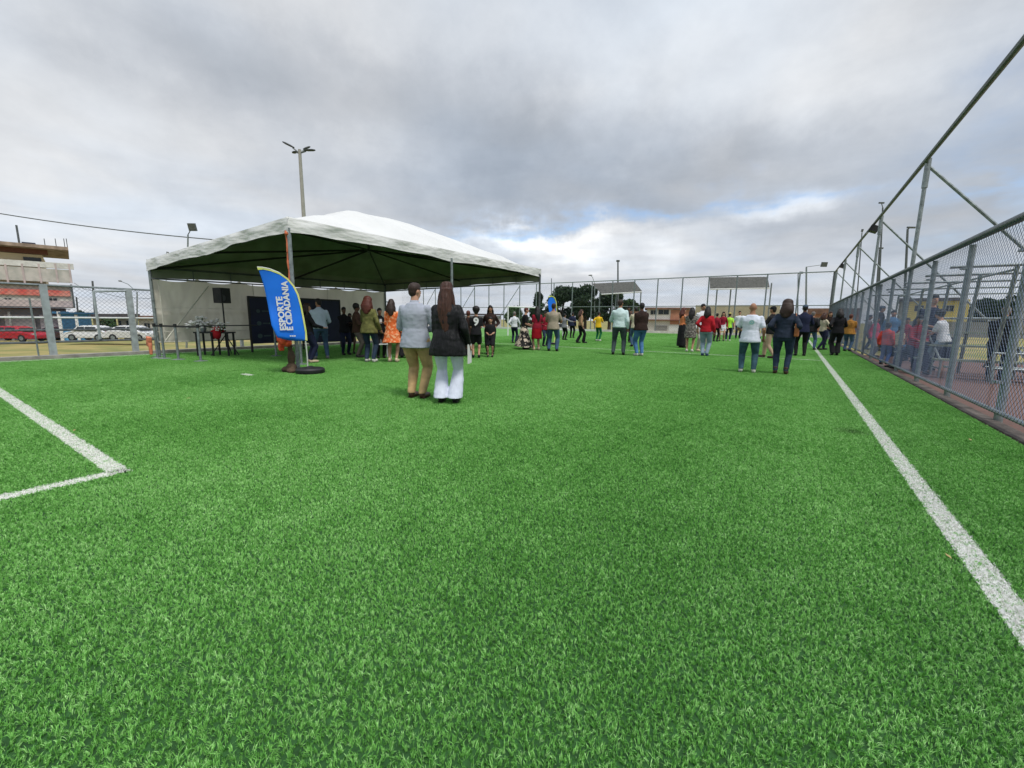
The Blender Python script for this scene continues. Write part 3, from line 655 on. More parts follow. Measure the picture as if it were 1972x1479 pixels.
    if hair!='bald':
        t=MB(); t.ell(hv(0,-.008,.021),(.0485*H*hd,.0555*H*hd,.054*H*hd),rot=Rh); t.ell(hv(0,.004,.040),(.040*H*hd,.050*H*hd,.034*H*hd),rot=Rh); t.ell(hv(0,-.024,-.006),(.041*H*hd,.036*H*hd,.042*H*hd),rot=Rh)
        if hair in('long','curly'):
            n=6; rg=[]; k=1.0 if hair=='long' else 1.35
            z0=.945; 
            for i in range(n+1):
                f=i/n; z=z0+(hl-z0)*f; c=T(.006*math.sin(f*5+px),-.030-.034*math.sin(min(1,f*1.6)*1.5),z); c.x+=hc.x*(1-f)
                rg.append((c,ax((.046+.016*math.sin(f*2.4))*k*(1 if f<.6 else 1-(f-.6)*1.5)),ay((.036-.008*f)*k)))
            t.loft(rg)
            for s in(-1,1): t.limb([hv(s*.034,-.010,.02),T(s*.050,-.010,.88),T(s*.062,-.02 if hair=='long' else .0,.80)],[.020*H*k,.020*H*k,.014*H*k])
        if hair=='curly': t.ell(hv(0,-.014,.022),(.066*H,.062*H,.062*H),rot=Rh)
        if hair=='afro': t.ell(hv(0,-.012,.030),(.062*H*hd,.062*H*hd,.058*H*hd),rot=Rh)
        if hair=='bun': t.ell(hv(0,-.058,.045),(.026*H,.026*H,.026*H),rot=Rh)
        if hair=='pony': t.limb([hv(0,-.055,.02),T(0,-.075,.88),T(0,-.065,.80)],[.022*H,.022*H,.010*H])
        o=t.build('hair',hm,body); fuse(o,vox,.012 if hair in('curly','afro') else (-.013 if hair in('long','pony') else -.004))
    if cap is not None:
        t=MB(); t.ell(hv(0,-.006,.032),(.051*H*hd,.058*H*hd,.046*H*hd),rot=Rh); t.box(hv(0,.062,.030),(.07*H,.055*H,.007*H),rot=Rh); o=t.build('cap',cap,body); fuse(o,vox)
    if bag is not None:
        t=MB(); s=1; c=T(.135,-.02,.60); t.box(c,(.05*H,.14*H,.17*H)); o=t.build('handbag',bag,body); fuse(o,vox*.8)
        MB().path([c+Vector((0,-.05*H,.08*H)),sh[1]+Vector((.01*H,-.02*H,.035*H)),c+Vector((0,.05*H,.08*H))],.008*H,n=5).build('strap',bag,body)
    if held is not None:
        kind,m_=held; c=hand[1]+(hand[1]-elb[1]).normalized()*.05*H
        if kind=='phone': MB().box(c+Vector((0,.01*H,.02*H)),(.045*H,.008*H,.085*H)).build('phone',m_,body,smooth=False)
        if kind=='paper': MB().box(c+Vector((0,.0,-.04*H)),(.012*H,.12*H,.16*H)).build('paper_sheet',m_,body,smooth=False)
    return body
SHOE={k:mat('shoe_'+k,c,rough=.5,var=.1) for k,c in dict(black=(.015,.014,.014),brown=(.06,.028,.018),white=(.68,.66,.60),cream=(.62,.50,.34),grey=(.2,.2,.2),blue=(.03,.06,.15)).items()}
denim=cloth('denim_blue',(.06,.11,.19),var=.25,vscale=5); ldenim=cloth('denim_light',(.26,.34,.42),var=.15); ddenim=cloth('denim_dark',(.025,.042,.075),var=.2)
gdenim=cloth('denim_grey_green',(.06,.085,.09),var=.2); blk=cloth('cloth_black',(.012,.012,.014)); navy=cloth('cloth_navy',(.015,.02,.05)); wht=cloth('cloth_white',(.72,.74,.78),var=.04)
khaki=cloth('cloth_khaki',(.47,.32,.16),var=.15); leather=mat('black_leather_like',(.010,.0105,.012),spec=.22,rough=.5,var=.3,vscale=10,bump=.9,bscale=9,stretch=(3.5,3.5,.6))
shirtg=cloth('shirt_grey_blue',(.37,.40,.47),var=.05,stretch=(1,1,1.6),bscale=8,bump=.4); wtr=cloth('trousers_white',(.66,.70,.82),var=.05,stretch=(2.5,2.5,.5),bscale=9)
pale=cloth('shirt_pale_blue',(.50,.60,.70),var=.06); mint=cloth('shirt_pale_mint',(.56,.70,.70),var=.05); teew=cloth('tee_white',(.66,.70,.80),var=.04); red=cloth('cloth_red',(.42,.012,.022),var=.12); wine=cloth('cloth_wine',(.26,.012,.03),var=.15)
dred=cloth('skirt_red',(.30,.004,.012),var=.12); yel=cloth('jersey_yellow',(.80,.50,.02)); grn=cloth('trousers_green',(.01,.14,.05)); neon=mat('neon_vest',(.42,.85,.06),rough=.7,var=.05)
beige=cloth('tee_beige_grey',(.34,.29,.22)); olive=cloth('blouse_olive',(.14,.14,.045),var=.3,vscale=12); brown=cloth('shirt_brown',(.085,.045,.03)); greyt=cloth('trousers_grey',(.15,.13,.11)); must=cloth('jacket_mustard',(.36,.17,.035),var=.25)
oran=mat('orange_dress_print',(.70,.135,.028),rough=.85,col2=(.85,.42,.22),thr=(.50,.60),vscale=16,bump=.5,bscale=10)
zeb=mat('zebra_print',(.02,.018,.018),rough=.85,col2=(.62,.52,.42),thr=(.485,.515),vscale=7,bump=.4,bscale=10); patt=mat('grey_print_dress',(.04,.035,.032),rough=.85,col2=(.30,.27,.24),thr=(.42,.6),vscale=14,stretch=(1,1,2.5))
vestb=cloth('vest_beige',(.36,.22,.12)); orang=cloth('cloth_orange',(.62,.20,.08)); bagm=mat('tan_leather',(.30,.10,.03),rough=.5,var=.15); capb=mat('cap_blue',(.05,.08,.12),rough=.8); dbrown=cloth('jacket_dark_brown',(.028,.015,.012),var=.2); cream=cloth('shirt_cream',(.55,.50,.36)); pink=cloth('jacket_pink',(.55,.05,.12)); coral=cloth('jacket_coral',(.62,.07,.06)); bluej=cloth('jacket_blue',(.12,.25,.45)); greyj=cloth('jacket_grey',(.22,.22,.24)); paper=mat('paper_white',(.75,.75,.72),rough=.9,var=.02)
PL='people standing on the pitch'
Pn=person
# the couple
Pn('man in grey blue shirt and khaki trousers standing beside the long haired woman',803,768,545,28,skin='l',build=1.22,top_kind='shirt',top_m=shirtg,hem=.455,bot_m=khaki,bw=1.12,shoe_m=SHOE['brown'],hair='short',hair_c='dark',arms=('frontw','frontw'),stance=.052,head_turn=25,wr=.0075,group=PL)
Pn('woman with very long brown hair, black jacket and flared white trousers',863,777,543,14,skin='l',sex='f',build=1.12,top_kind='jacket',top_m=leather,hem=.405,bot_m=wtr,bw=1.02,flare=.036,shoe_m=SHOE['black'],hair='long',hair_c='brown',hl=.60,arms=('front','down2'),stance=.058,head_turn=30,wr=.009,group=PL,held=('paper',paper))
# under the tent
Pn('person in black clothes and white shoes just right of the blue banner, facing right',597,699,584,70,skin='l',sex='f',top_kind='shirt',top_m=blk,bot_m=navy,shoe_m=SHOE['cream'],hair='long',hair_c='dark',hl=.80,arms=('half','half'),group=PL)
Pn('man in pale blue shirt and jeans leaning forward under the tent',620,692,574,-8,skin='m',build=1.1,top_kind='shirt',top_m=pale,hem=.50,bot_m=denim,shoe_m=SHOE['grey'],hair='short',arms=('half','half'),stance=.09,lean=7,head_turn=-30,group=PL,wr=.008)
Pn('shadowed person in dark clothes in front of the navy panels, deep in the tent',666,684,591,160,skin='d',top_kind='shirt',top_m=blk,bot_m=navy,hair='short',arms=('half','fold'),group=PL)
Pn('shorter shadowed person in dark clothes between two people under the tent',677,682,603,170,skin='d',sex='f',top_kind='shirt',top_m=blk,bot='skirt',bot_m=blk,bhem=.30,hair='bun',arms=('phone','phone'),group=PL)
Pn('man in brown shirt and grey trousers behind the woman in the olive blouse',690,689,585,100,skin='d',build=1.05,top_kind='shirt',top_m=brown,bot_m=greyt,hair='afro',arms=('half','half'),group=PL)
Pn('woman with auburn hair, olive blouse, dark jeans and white trainers under the tent',713,698,571,25,skin='l',sex='f',build=1.08,top_kind='blouse',top_m=olive,hem=.45,bot_m=ddenim,shoe_m=SHOE['white'],hair='curly',hair_c='auburn',hl=.74,arms=('phone','down2'),group=PL,wr=.008)
Pn('person in black holding up a phone between the olive blouse and the orange dress',734,690,593,170,skin='m',top_kind='shirt',top_m=blk,bot_m=blk,hair='short',arms=('phone','phone'),held=('phone',white),group=PL)
Pn('woman in a short orange printed dress and pale sandals',757,698,576,15,skin='l',sex='f',top_kind='fit',top_m=oran,hem=.50,bot='dress',bot_m=oran,bhem=.315,bw=1.6,flare=.028,shoe_m=SHOE['cream'],hair='long',hair_c='dark',hl=.74,arms=('front','down'),group=PL)
Pn('person in black wide trousers behind the orange dress',778,690,600,20,skin='m',sex='f',top_kind='shirt',top_m=blk,bot_m=blk,flare=.03,hair='long',hl=.8,arms=('down','down'),group=PL)
# beside the couple
Pn('boy in black football kit with a white number on his back',917,690,592,0,skin='l',build=.98,top_kind='tee',top_m=blk,hem=.46,bot='shorts',bot_m=blk,shoe_m=SHOE['black'],hair='afro',hair_c='black',arms=('front','front'),child=True,number='9',group=PL)
Pn('person in dark clothes half hidden behind the woman in the black jacket',902,686,598,20,skin='m',top_kind='shirt',top_m=dbrown,bot_m=blk,hair='short',hair_c='auburn',group=PL)
Pn('woman with long black hair in dark brown clothes behind the smaller boy',944,683,588,185,skin='m',sex='f',build=1.1,top_kind='shirt',top_m=dbrown,bot_m=blk,hair='long',hl=.74,arms=('hip','hip'),group=PL)
Pn('smaller boy in black football kit facing the camera with hands joined',944,688,611,185,skin='l',build=.98,top_kind='tee',top_m=blk,bot='shorts',bot_m=blk,shoe_m=SHOE['black'],hair='short',arms=('front','front'),child=True,group=PL)
Pn('man in white shirt and dark trousers left of the zebra print skirt',990,661,600,20,skin='m',top_kind='shirt',top_m=wht,hem=.51,bot_m=navy,hair='short',hair_c='grey',arms=('pocket','half'),group=PL)
Pn('woman in black top and wide zebra print skirt facing the red skirt',1009,673,592,80,skin='l',sex='f',top_kind='tee',top_m=blk,hem=.55,bot='skirt',bot_m=zeb,bhem=.06,bw=2.6,flare=.01,shoe_m=SHOE['black'],hair='short',hair_c='auburn',arms=('half','front'),lean=5,group=PL)
Pn('woman in wine red top and bright red skirt with long dark hair',1033,675,590,-20,skin='l',sex='f',build=1.08,top_kind='tee',top_m=wine,hem=.50,bot='skirt',bot_m=dred,bhem=.27,bw=.2,shoe_m=SHOE['cream'],hair='long',hair_c='black',hl=.66,arms=('front','half'),group=PL)
Pn('man in beige t-shirt and blue jeans standing near the right tent pole',1064,677,584,12,skin='m',build=1.2,top_kind='tee',top_m=beige,hem=.46,bot_m=denim,bw=1.15,hair='short',hair_c='dark',arms=('half','half'),stance=.085,group=PL)
Pn('person in purple grey trousers hidden behind the beige t-shirt',1049,667,600,150,skin='m',top_kind='shirt',top_m=wine,bot_m=ddenim,hair='short',arms=('half','half'),group=PL)
Pn('person in grey sleeves raising an arm right of the beige t-shirt',1086,655,604,40,skin='m',top_kind='shirt',top_m=greyj,bot_m=blk,hair='short',arms=('half','out'),group=PL)
# middle of the pitch
Pn('far person in dark suit left of the beige vest',1101,651,601,20,skin='m',top_kind='jacket',top_m=navy,bot_m=blk,hair='short',group=PL)
Pn('woman in beige vest and black trousers walking to the right',1117,661,596,70,skin='l',sex='f',top_kind='fit',top_m=vestb,hem=.52,bot_m=blk,flare=.02,shoe_m=SHOE['black'],heel=True,hair='long',hair_c='brown',hl=.74,arms=('swing','down'),stride=.09,stance=.03,group=PL)
Pn('far person in yellow shirt and green trousers',1151,657,600,30,skin='m',top_kind='tee',top_m=yel,hem=.46,bot_m=grn,shoe_m=SHOE['white'],hair='short',arms=('hip','phone'),group=PL)
Pn('man in pale mint shirt and dark grey green trousers standing with legs apart',1190,684,577,5,skin='m',build=1.14,top_kind='shirt',top_m=mint,hem=.50,bot_m=gdenim,bw=1.1,hair='short',hair_c='dark',arms=('half','down'),stance=.09,head_turn=20,group=PL,wr=.007)
Pn('dark dressed person right behind the pale mint shirt',1207,660,590,170,skin='d',top_kind='shirt',top_m=dbrown,bot_m=blk,hair='short',group=PL)
Pn('person in cream shirt and jeans hidden behind the dark brown jacket',1221,668,591,-20,skin='m',top_kind='tee',top_m=cream,bot_m=denim,hair='short',arms=('half','half'),group=PL)
Pn('man in dark brown jacket, blue jeans and white trainers',1231,686,583,-25,skin='d',build=1.1,top_kind='jacket',top_m=dbrown,hem=.49,bot_m=cloth('denim_bright',(.07,.18,.36),var=.2),bw=1.05,shoe_m=SHOE['white'],hair='short',hair_c='black',arms=('front','front'),stance=.05,group=PL)
Pn('woman in orange top and long black skirt left of the printed dress',1311,670,592,60,skin='l',sex='f',top_kind='tank',top_m=orang,hem=.56,bot='skirt',bot_m=blk,bhem=.05,bw=.3,hair='long',hair_c='auburn',hl=.74,arms=('phone','phone'),group=PL)
Pn('woman in grey printed short dress and white shoes',1327,678,592,5,skin='l',sex='f',build=1.08,top_kind='tee',top_m=patt,hem=.50,bot='dress',bot_m=patt,bhem=.32,bw=.6,shoe_m=SHOE['white'],hair='long',hair_c='black',hl=.72,arms=('front','down'),group=PL)
Pn('man in white shirt and white trousers partly behind the red sweater',1347,677,585,150,skin='m',top_kind='shirt',top_m=wht,bot_m=cloth('trousers_offwhite',(.6,.56,.5)),shoe_m=SHOE['cream'],hair='short',group=PL)
Pn('woman in red sweater and light blue jeans',1356,686,590,10,skin='m',sex='f',build=1.12,top_kind='shirt',top_m=red,hem=.49,bot_m=ldenim,bw=1.15,shoe_m=SHOE['blue'],hair='long',hair_c='black',hl=.76,arms=('hip','down'),stance=.04,group=PL,wr=.007)
Pn('person in wine red and black behind the red sweater',1377,658,603,20,skin='m',sex='f',top_kind='shirt',top_m=wine,bot_m=blk,hair='short',group=PL)
Pn('far woman with long dark hair in white skirt left of the neon vest',1389,657,600,180,skin='l',sex='f',top_kind='fit',top_m=wine,bot='skirt',bot_m=wht,bhem=.34,hair='long',hair_c='dark',hl=.72,group=PL)
Pn('worker in neon yellow vest and navy trousers',1401,657,602,8,skin='m',top_kind='tee',top_m=neon,hem=.47,bot_m=navy,shoe_m=SHOE['white'],hair='short',cap=mat('cap_yellow',(.45,.4,.1)),group=PL)
Pn('bald man in white printed t-shirt, jeans and white trainers',1438,718,583,0,skin='m',build=1.2,top_kind='tee',top_m=teew,hem=.44,bot_m=cloth('denim_teal',(.045,.10,.135),var=.25),bw=1.1,shoe_m=SHOE['white'],hair='bald',arms=('half','down2'),stance=.08,emblem=True,group=PL,wr=.006)
Pn('far person looking out beside the left shoulder of the bald man',1420,652,598,170,skin='l',top_kind='tee',top_m=wht,bot_m=navy,hair='short',group=PL)
# group by the touchline
Pn('person in dark top and beige trousers walking left behind the denim outfit',1480,690,590,-60,skin='m',top_kind='shirt',top_m=blk,bot_m=cloth('trousers_beige',(.45,.32,.22)),shoe_m=SHOE['brown'],hair='short',cap=blk,arms=('half','swing'),stride=.12,stance=.04,group=PL)
Pn('woman in dark denim outfit and heeled boots with big curly hair',1502,721,577,4,skin='m',sex='f',build=1.15,top_kind='shirt',top_m=cloth('denim_shirt_navy',(.022,.032,.055),var=.2),hem=.49,bot_m=ddenim,shoe_m=SHOE['brown'],heel=True,hair='curly',hair_c='dark',hl=.76,arms=('hip','hip'),stance=.06,bag=bagm,group=PL,wr=.009)
Pn('man in dark clothes and cap just right of the tan handbag',1540,686,587,-10,skin='d',build=1.05,top_kind='shirt',top_m=navy,bot_m=blk,hair='short',cap=capb,arms=('half','half'),stance=.07,group=PL)
Pn('man in black jacket and blue jeans with legs wide apart by the touchline',1558,674,600,15,skin='l',build=1.1,top_kind='jacket',top_m=blk,bot_m=denim,hair='short',hair_c='grey',stance=.10,arms=('hip','hip'),group=PL)
Pn('child in cream top and dark trousers striding across the white line',1580,674,602,50,skin='m',sex='f',top_kind='fit',top_m=cream,hem=.5,bot_m=navy,hair='long',hair_c='brown',hl=.8,stride=-.10,stance=.03,arms=('half','half'),group=PL)
Pn('woman with brown hair behind the cream top near the touchline',1592,664,600,160,skin='l',sex='f',top_kind='shirt',top_m=dbrown,bot_m=navy,hair='long',hair_c='brown',hl=.78,group=PL)
Pn('person in long black clothes standing right of the touchline',1607,685,594,-15,skin='m',sex='f',build=1.05,top_kind='shirt',top_m=blk,bot_m=blk,flare=.02,hair='long',hair_c='black',hl=.80,arms=('hip','half'),stance=.04,group=PL)
Pn('person in mustard jacket and jeans close to the side fence',1630,677,605,20,skin='m',build=1.15,top_kind='jacket',top_m=must,bot_m=denim,hair='short',hair_c='auburn',arms=('half','half'),group=PL)
# behind the side fence
def atx(px,py,x): d=ray(px,py); return CP+d*((x-CP.x)/d.x)
BL='people gathered behind the side fence'
SX=4.6
def seatpt(px,py,z): q=G(px,py,z); return q
BZ=1.0
q=G(1832,655,BZ); BENCH_Y=q.y; BENCH_X=q.x
def beh(label,px,ptop,Y,seat=None,H=1.65,**k):
    d=ray(px,ptop); t=Y/d.y; p=CP+d*t
    if seat is None: g=(p.x,p.y,max(0.0,0)); H=max(1.1,min(1.95,p.z)); return Pn(label,px,0,ptop,g=g,H=H,group=BL,**k)
    H_=H; g=(p.x,p.y,p.z-(seat+.50*H_)); g=(p.x,p.y,0)
    return Pn(label,px,0,ptop,g=g,H=H_,sit=p.z-.5*H_,group=BL,**k)
beh('boy in navy t-shirt standing behind the bleacher seat beside the seated boy',1800,566,15.0,skin='l',build=1.05,top_kind='tee',top_m=navy,bot_m=navy,hair='short',hair_c='black',arms=('front','front'),face=150)
beh('seated curly haired boy in white and grey shirt on the bleacher behind the fence',1827,596,14.1,seat=.72,H=1.48,skin='l',top_kind='tee',top_m=wht,bot='trousers',bot_m=ldenim,hair='afro',hair_c='black',arms=('lap','phone'),face=-70,lean=12)
beh('grey haired person in black standing at the right end of the bleacher',1940,590,13.3,skin='l',build=1.1,top_kind='shirt',top_m=blk,bot_m=ddenim,hair='short',hair_c='grey',arms=('front','front'),face=10)
beh('person in pink jacket behind the side fence posts',1689,610,19.5,skin='m',sex='f',top_kind='jacket',top_m=pink,bot_m=greyj,hair='short',face=120)
beh('child in coral jacket and blue jeans near the foot of the side fence',1712,622,16.2,skin='l',top_kind='jacket',top_m=coral,bot_m=cloth('denim_royal',(.03,.09,.32)),hair='short',child=True,face=20)
beh('dark haired person in light blue jacket behind the coral jacket',1722,597,20.5,skin='l',top_kind='jacket',top_m=bluej,bot_m=blk,hair='short',face=170)
beh('person in dark red top in front of the dark banner behind the fence',1749,612,18.8,skin='m',top_kind='shirt',top_m=wine,bot_m=navy,hair='short',face=170)
beh('person in bright coral top beside the dark red top behind the fence',1764,616,18.0,skin='l',sex='f',top_kind='tee',top_m=coral,bot_m=navy,hair='long',hl=.8,face=-150)
beh('tall person in dark cap and black top furthest along behind the fence',1699,589,24.0,skin='m',top_kind='shirt',top_m=blk,bot_m=navy,hair='short',cap=capb,face=90)
beh('person in grey jacket between the far posts of the side fence',1676,606,24.5,skin='m',top_kind='jacket',top_m=greyj,bot_m=ddenim,hair='short',face=100)
beh('person in blue jacket sitting low between two near side fence posts',1782,622,15.2,seat=.42,H=1.6,skin='m',top_kind='jacket',top_m=bluej,bot_m=navy,hair='short',face=-100,arms=('lap','lap'))
beh('long haired person in wine red top sitting at the left of the bleacher seat',1772,607,14.3,seat=.72,H=1.55,skin='m',sex='f',top_kind='shirt',top_m=wine,bot_m=navy,hair='long',hl=.8,face=160,arms=('lap','lap'))
beh('child in pale top between the dark banner and the fence',1736,628,17.4,skin='l',top_kind='tee',top_m=cream,bot_m=denim,hair='short',child=True,face=40)
flush()
# bleacher and pipe shelter behind the fence
bl=empty('bleacher',(4.4,14,0),label='small metal bleacher with plank seats behind the side fence',cat='bleacher'); bl.location=(0,0,0)
plank=mat('plank_green_grey',(.23,.26,.20),rough=.7,var=.2,vscale=6)
for y,z in((14.1,.70),(13.45,.40),(14.8,1.0)): 
    MB().box((4.9,y,z),(4.3,.30,.045)).build('seat',plank,bl,smooth=False)
for x in(2.85,4.2,5.55,6.9):
    m_=MB().cyl((x,13.3,0),(x,13.3,.40),.022,n=6).cyl((x,14.0,0),(x,14.0,.70),.022,n=6).cyl((x,14.8,0),(x,14.8,1.0),.022,n=6).cyl((x,13.3,.2),(x,14.8,.2),.02,n=6).cyl((x,13.3,.37),(x,14.8,.97),.022,n=6); m_.build('frame',galv,bl)
MB().cyl((2.8,15.0,1.35),(7.0,15.0,1.35),.025,n=6).cyl((2.8,15,0),(2.8,15,1.35),.02,n=6).cyl((7,15,0),(7,15,1.35),.02,n=6).build('back_rail',galv,bl)
sh=empty('pipe_shelter_frame',(0,0,0),label='open shelter frame of galvanised pipes over the bleacher',cat='pipe frame')
for y in(12.6,14.6,17.0,20.0,24.0):
    MB().cyl((2.6,y,2.38),(7.2,y,2.38),.03,n=6).build('crossbar',galv,sh)
    for x in(3.55,7.1): MB().cyl((x,y+.4,0),(x,y,2.38),.035,n=6).build('post',galv,sh)
MB().cyl((3.55,12.6,2.3),(3.55,24,2.3),.025,n=6).cyl((7.1,12.6,2.3),(7.1,24,2.3),.025,n=6).build('side_bar',galv,sh)
ld=empty('pipe_stand',(0,0,0),label='small low pipe frame lying on the red paving by the fence',cat='pipe frame')  # low stand of bent pipes, use unknown
MB().path([(3.5,12.6,0),(3.5,12.75,.62),(4.45,12.75,.62),(4.45,12.6,0)],.025,n=6).build('front_frame',galv,ld)
MB().path([(3.5,12.75,.3),(4.45,12.75,.3)],.025,n=6).path([(3.5,12.75,.62),(3.5,13.2,.3),(4.45,13.2,.3),(4.45,12.75,.62)],.02,n=6).build('back_frame',galv,ld)
# dark banner tied up behind the far people
bn=empty('dark_banner',(0,0,0),label='dark navy cloth banner hanging low behind the people by the fence',cat='banner')
MB().box((3.55,19.4,.42),(1.7,.03,.72)).build('cloth',navy,bn,smooth=False); MB().cyl((2.7,19.4,.0),(2.7,19.4,.85),.02,n=6).cyl((4.4,19.4,0),(4.4,19.4,.85),.02,n=6).build('stake',galv,bn)
# ------------------------------------------------------------------ feather banner
bp=G(598,719); vn=(bp-CP); vn.z=0; vn.normalize(); vn=Matrix.Rotation(R_(6),3,'Z')@vn
fb=empty('feather_flag',bp,label='blue feather flag with yellow edge and white lettering on a round black base',cat='flag')
def fp(x,y,off=0.0): p=onplane(x,y,bp,vn)-bp; return p+vn*off
curve=[(593,716),(592,690),(590,668),(586,640),(582,615),(577,590),(571,567),(563,550),(551,535),(537,525),(520,518),(505,515),(495,514.5)]
def wav(p): return .035*math.sin(p.z*4.0+1)*1.0+.03*noise.noise(p*1.7)
flagm=mat('flag_blue',(.006,.175,.80),rough=.6,var=.10,vscale=2,bump=.25,bscale=4); edgem=mat('flag_yellow_green',(.55,.68,.10),rough=.6,var=.12,vscale=3,col2=(.75,.75,.28),thr=(.4,.6)); edgew=mat('flag_cream',(.70,.72,.45),rough=.6)
right=[(590,656),(587.5,640),(583,615),(578,590),(572,568),(564,552),(552,538),(538,528.5),(521,522),(507,519)]
left=[(534,650),(523,627),(519,605),(515.5,585),(512,567),(508.5,552),(505,540),(502,531),(499.5,524),(498,519.5)]
n=14; vs=[];fs=[]
def sub(L_,k=5):
    o=[]
    for a,b in zip(L_[:-1],L_[1:]): o+=[(a[0]+(b[0]-a[0])*i/k,a[1]+(b[1]-a[1])*i/k) for i in range(k)]
    return o+[L_[-1]]
rs,ls=sub(right),sub(left)
for a,b in zip(ls,rs):
    for i in range(n+1):
        t=i/n; p=fp(a[0]+(b[0]-a[0])*t,a[1]+(b[1]-a[1])*t + (3*math.sin(math.pi*t) if a is ls[0] else 0)); vs.append(p+vn*(wav(p)*(1-t*t)))
for j in range(len(rs)-1):
    for i in range(n): a=j*(n+1)+i; fs.append((a,a+1,a+n+2,a+n+1))
fl=MB().add(vs,fs).build('flag',flagm,fb); 
sd=fl.modifiers.new('thick','SOLIDIFY'); sd.thickness=.006
vs=[];fs=[]; rr=sub([(592,656)]+[(a+3.0,b-1.5) for a,b in right[1:]]+[(495,515)]); ri=sub([(587.5,655)]+right[1:]+[(497,520)])
for a,b in zip(ri,rr): vs+=[fp(*a,-.012),fp(*b,-.012),fp(*b,.03),fp(*a,.03)]
for j in range(len(rr)-1):
    for k in range(4): a=j*4+k; b=j*4+(k+1)%4; fs.append((a,b,b+4,a+4))
MB().add(vs,fs).build('edge_sleeve',[edgem],fb)
MB().path([fp(x,y,.01) for x,y in curve],.014,n=7).build('pole',mat('pole_pale',(.55,.57,.52),rough=.4,var=.05),fb)
b_=MB(); b_.loft([((0,0,z),(r,0,0),(0,r,0)) for z,r in((.0,.27),(.03,.29),(.09,.29),(.12,.26),(.125,.10),(.16,.05))],n=28).build('base',black,fb)
def word(s,p0,p1,size):              # lettering runs upwards along p0 -> p1 in the flag plane
    vs,fs=text_verts(s,1.0,.038); w=max(v.x for v in vs); a=fp(*p0); b=fp(*p1); u=(b-a); k=u.length/w; u.normalize(); nrm=-vn; v_=nrm.cross(u).normalized()
    kk=size; out=[]
    for v in vs:
        p=a+u*v.x*k+v_*v.y*kk; t=.45; out.append(p+vn*(wav(p)*.55)-vn*.045)
    return out,fs
q=MB()
for s,a,b,sz in(('ESPORTE',(551,636),(542.5,571),.155),('É CIDADANIA',(564,636),(552.5,541),.155)):
    vs,fs=word(s,a,b,sz); q.add(vs,fs)
q.build('lettering',white,fb,smooth=False)
q=MB()
for x in(558,562,566): q.add([fp(x,648,-.045),fp(x+3,648,-.045),fp(x+3,645.5,-.045),fp(x,645.5,-.045)],[(0,1,2,3)])
q.build('small_mark',white,fb,smooth=False)
# ------------------------------------------------------------------ things under and around the tent
def wpt(px,py): return G(px,py)
pan=[]
def panel(px0,px1,ytop,ybot,base_px,lab):
    a=onplane(px0,base_px,Vector((-14.85,0,0)),Vector((1,0,0))); b=onplane(px1,base_px,Vector((-14.85,0,0)),Vector((1,0,0)))
    a=Vector((a.x,a.y,0)); b=Vector((b.x,b.y,0))
    mid=(a+b)/2; zt=HT(mid,(px0+px1)/2,ytop); zb=HT(mid,(px0+px1)/2,ybot)
    root=empty('backdrop_panel',mid,label=lab,cat='display panel',group='navy display panels at the back of the tent'); u=(b-a); w=u.length; rzz=math.atan2(u.y,u.x); root.rotation_euler=(0,0,rzz)
    MB().box((0,0,(zt+zb)/2),(w,.05,zt-zb)).build('board',mat('panel_navy',(.006,.012,.045),rough=.5,var=.25,vscale=2),root,smooth=False)
    MB().box((0,0,zt+.03),(w+.08,.07,.06)).box((-w/2-.02,0,(zt)/2),(.05,.07,zt)).box((w/2+.02,0,zt/2),(.05,.07,zt)).build('frame',black,root,smooth=False)
    m_=mat('panel_print',(.06,.10,.11),rough=.6)
    q=MB()
    for zz,s in((.72,.10),(.45,.12),(.17,.13)):
        zc=zb+(zt-zb)*zz; q.cyl((-w*.22,-.027,zc),(-w*.22,-.032,zc),s*.6,n=14); q.box((w*.04,-.03,zc),(w*.26,.006,s*.35))
    q.build('print',m_,root,smooth=False)
panel(487,540,575,661,672,'navy display panel with pale prints just left of the feather flag')
panel(586,657,579,659,672,'wide navy display panel behind the man in the pale blue shirt')
# loudspeaker on tripod
g=G(438,684); zt=HT(g,430,555); zb=HT(g,430,584)
ls_=empty('speaker_stand',g,label='black tripod stand holding up the loudspeaker at the left of the tent',cat='speaker stand')
MB().cyl((0,0,.25),(0,0,zb),.022,n=8).build('pole',black,ls_)
for k in range(3):
    a=k*2.09+.4; MB().cyl((.0,0,.62),(.42*math.cos(a),.42*math.sin(a),.01),.016,n=6).build('leg',black,ls_)
sp=empty('loudspeaker',(g.x,g.y,zb+.003),label='black loudspeaker box on top of the tripod',cat='loudspeaker'); sp.rotation_euler=(0,0,R_(62))
hh=zt-zb
MB().loft([((0,0,z),(a,0,0),(0,b,0)) for z,a,b in((0,.22,.20),(hh,.22,.20))],n=4).build('cabinet',black,sp,smooth=False)
MB().cyl((0,-.145,hh*.35),(0,-.165,hh*.35),.11,n=18).cyl((0,-.145,hh*.78),(0,-.165,hh*.78),.06,n=14).build('driver',mat('driver_grey',(.04,.04,.045),rough=.6),sp)
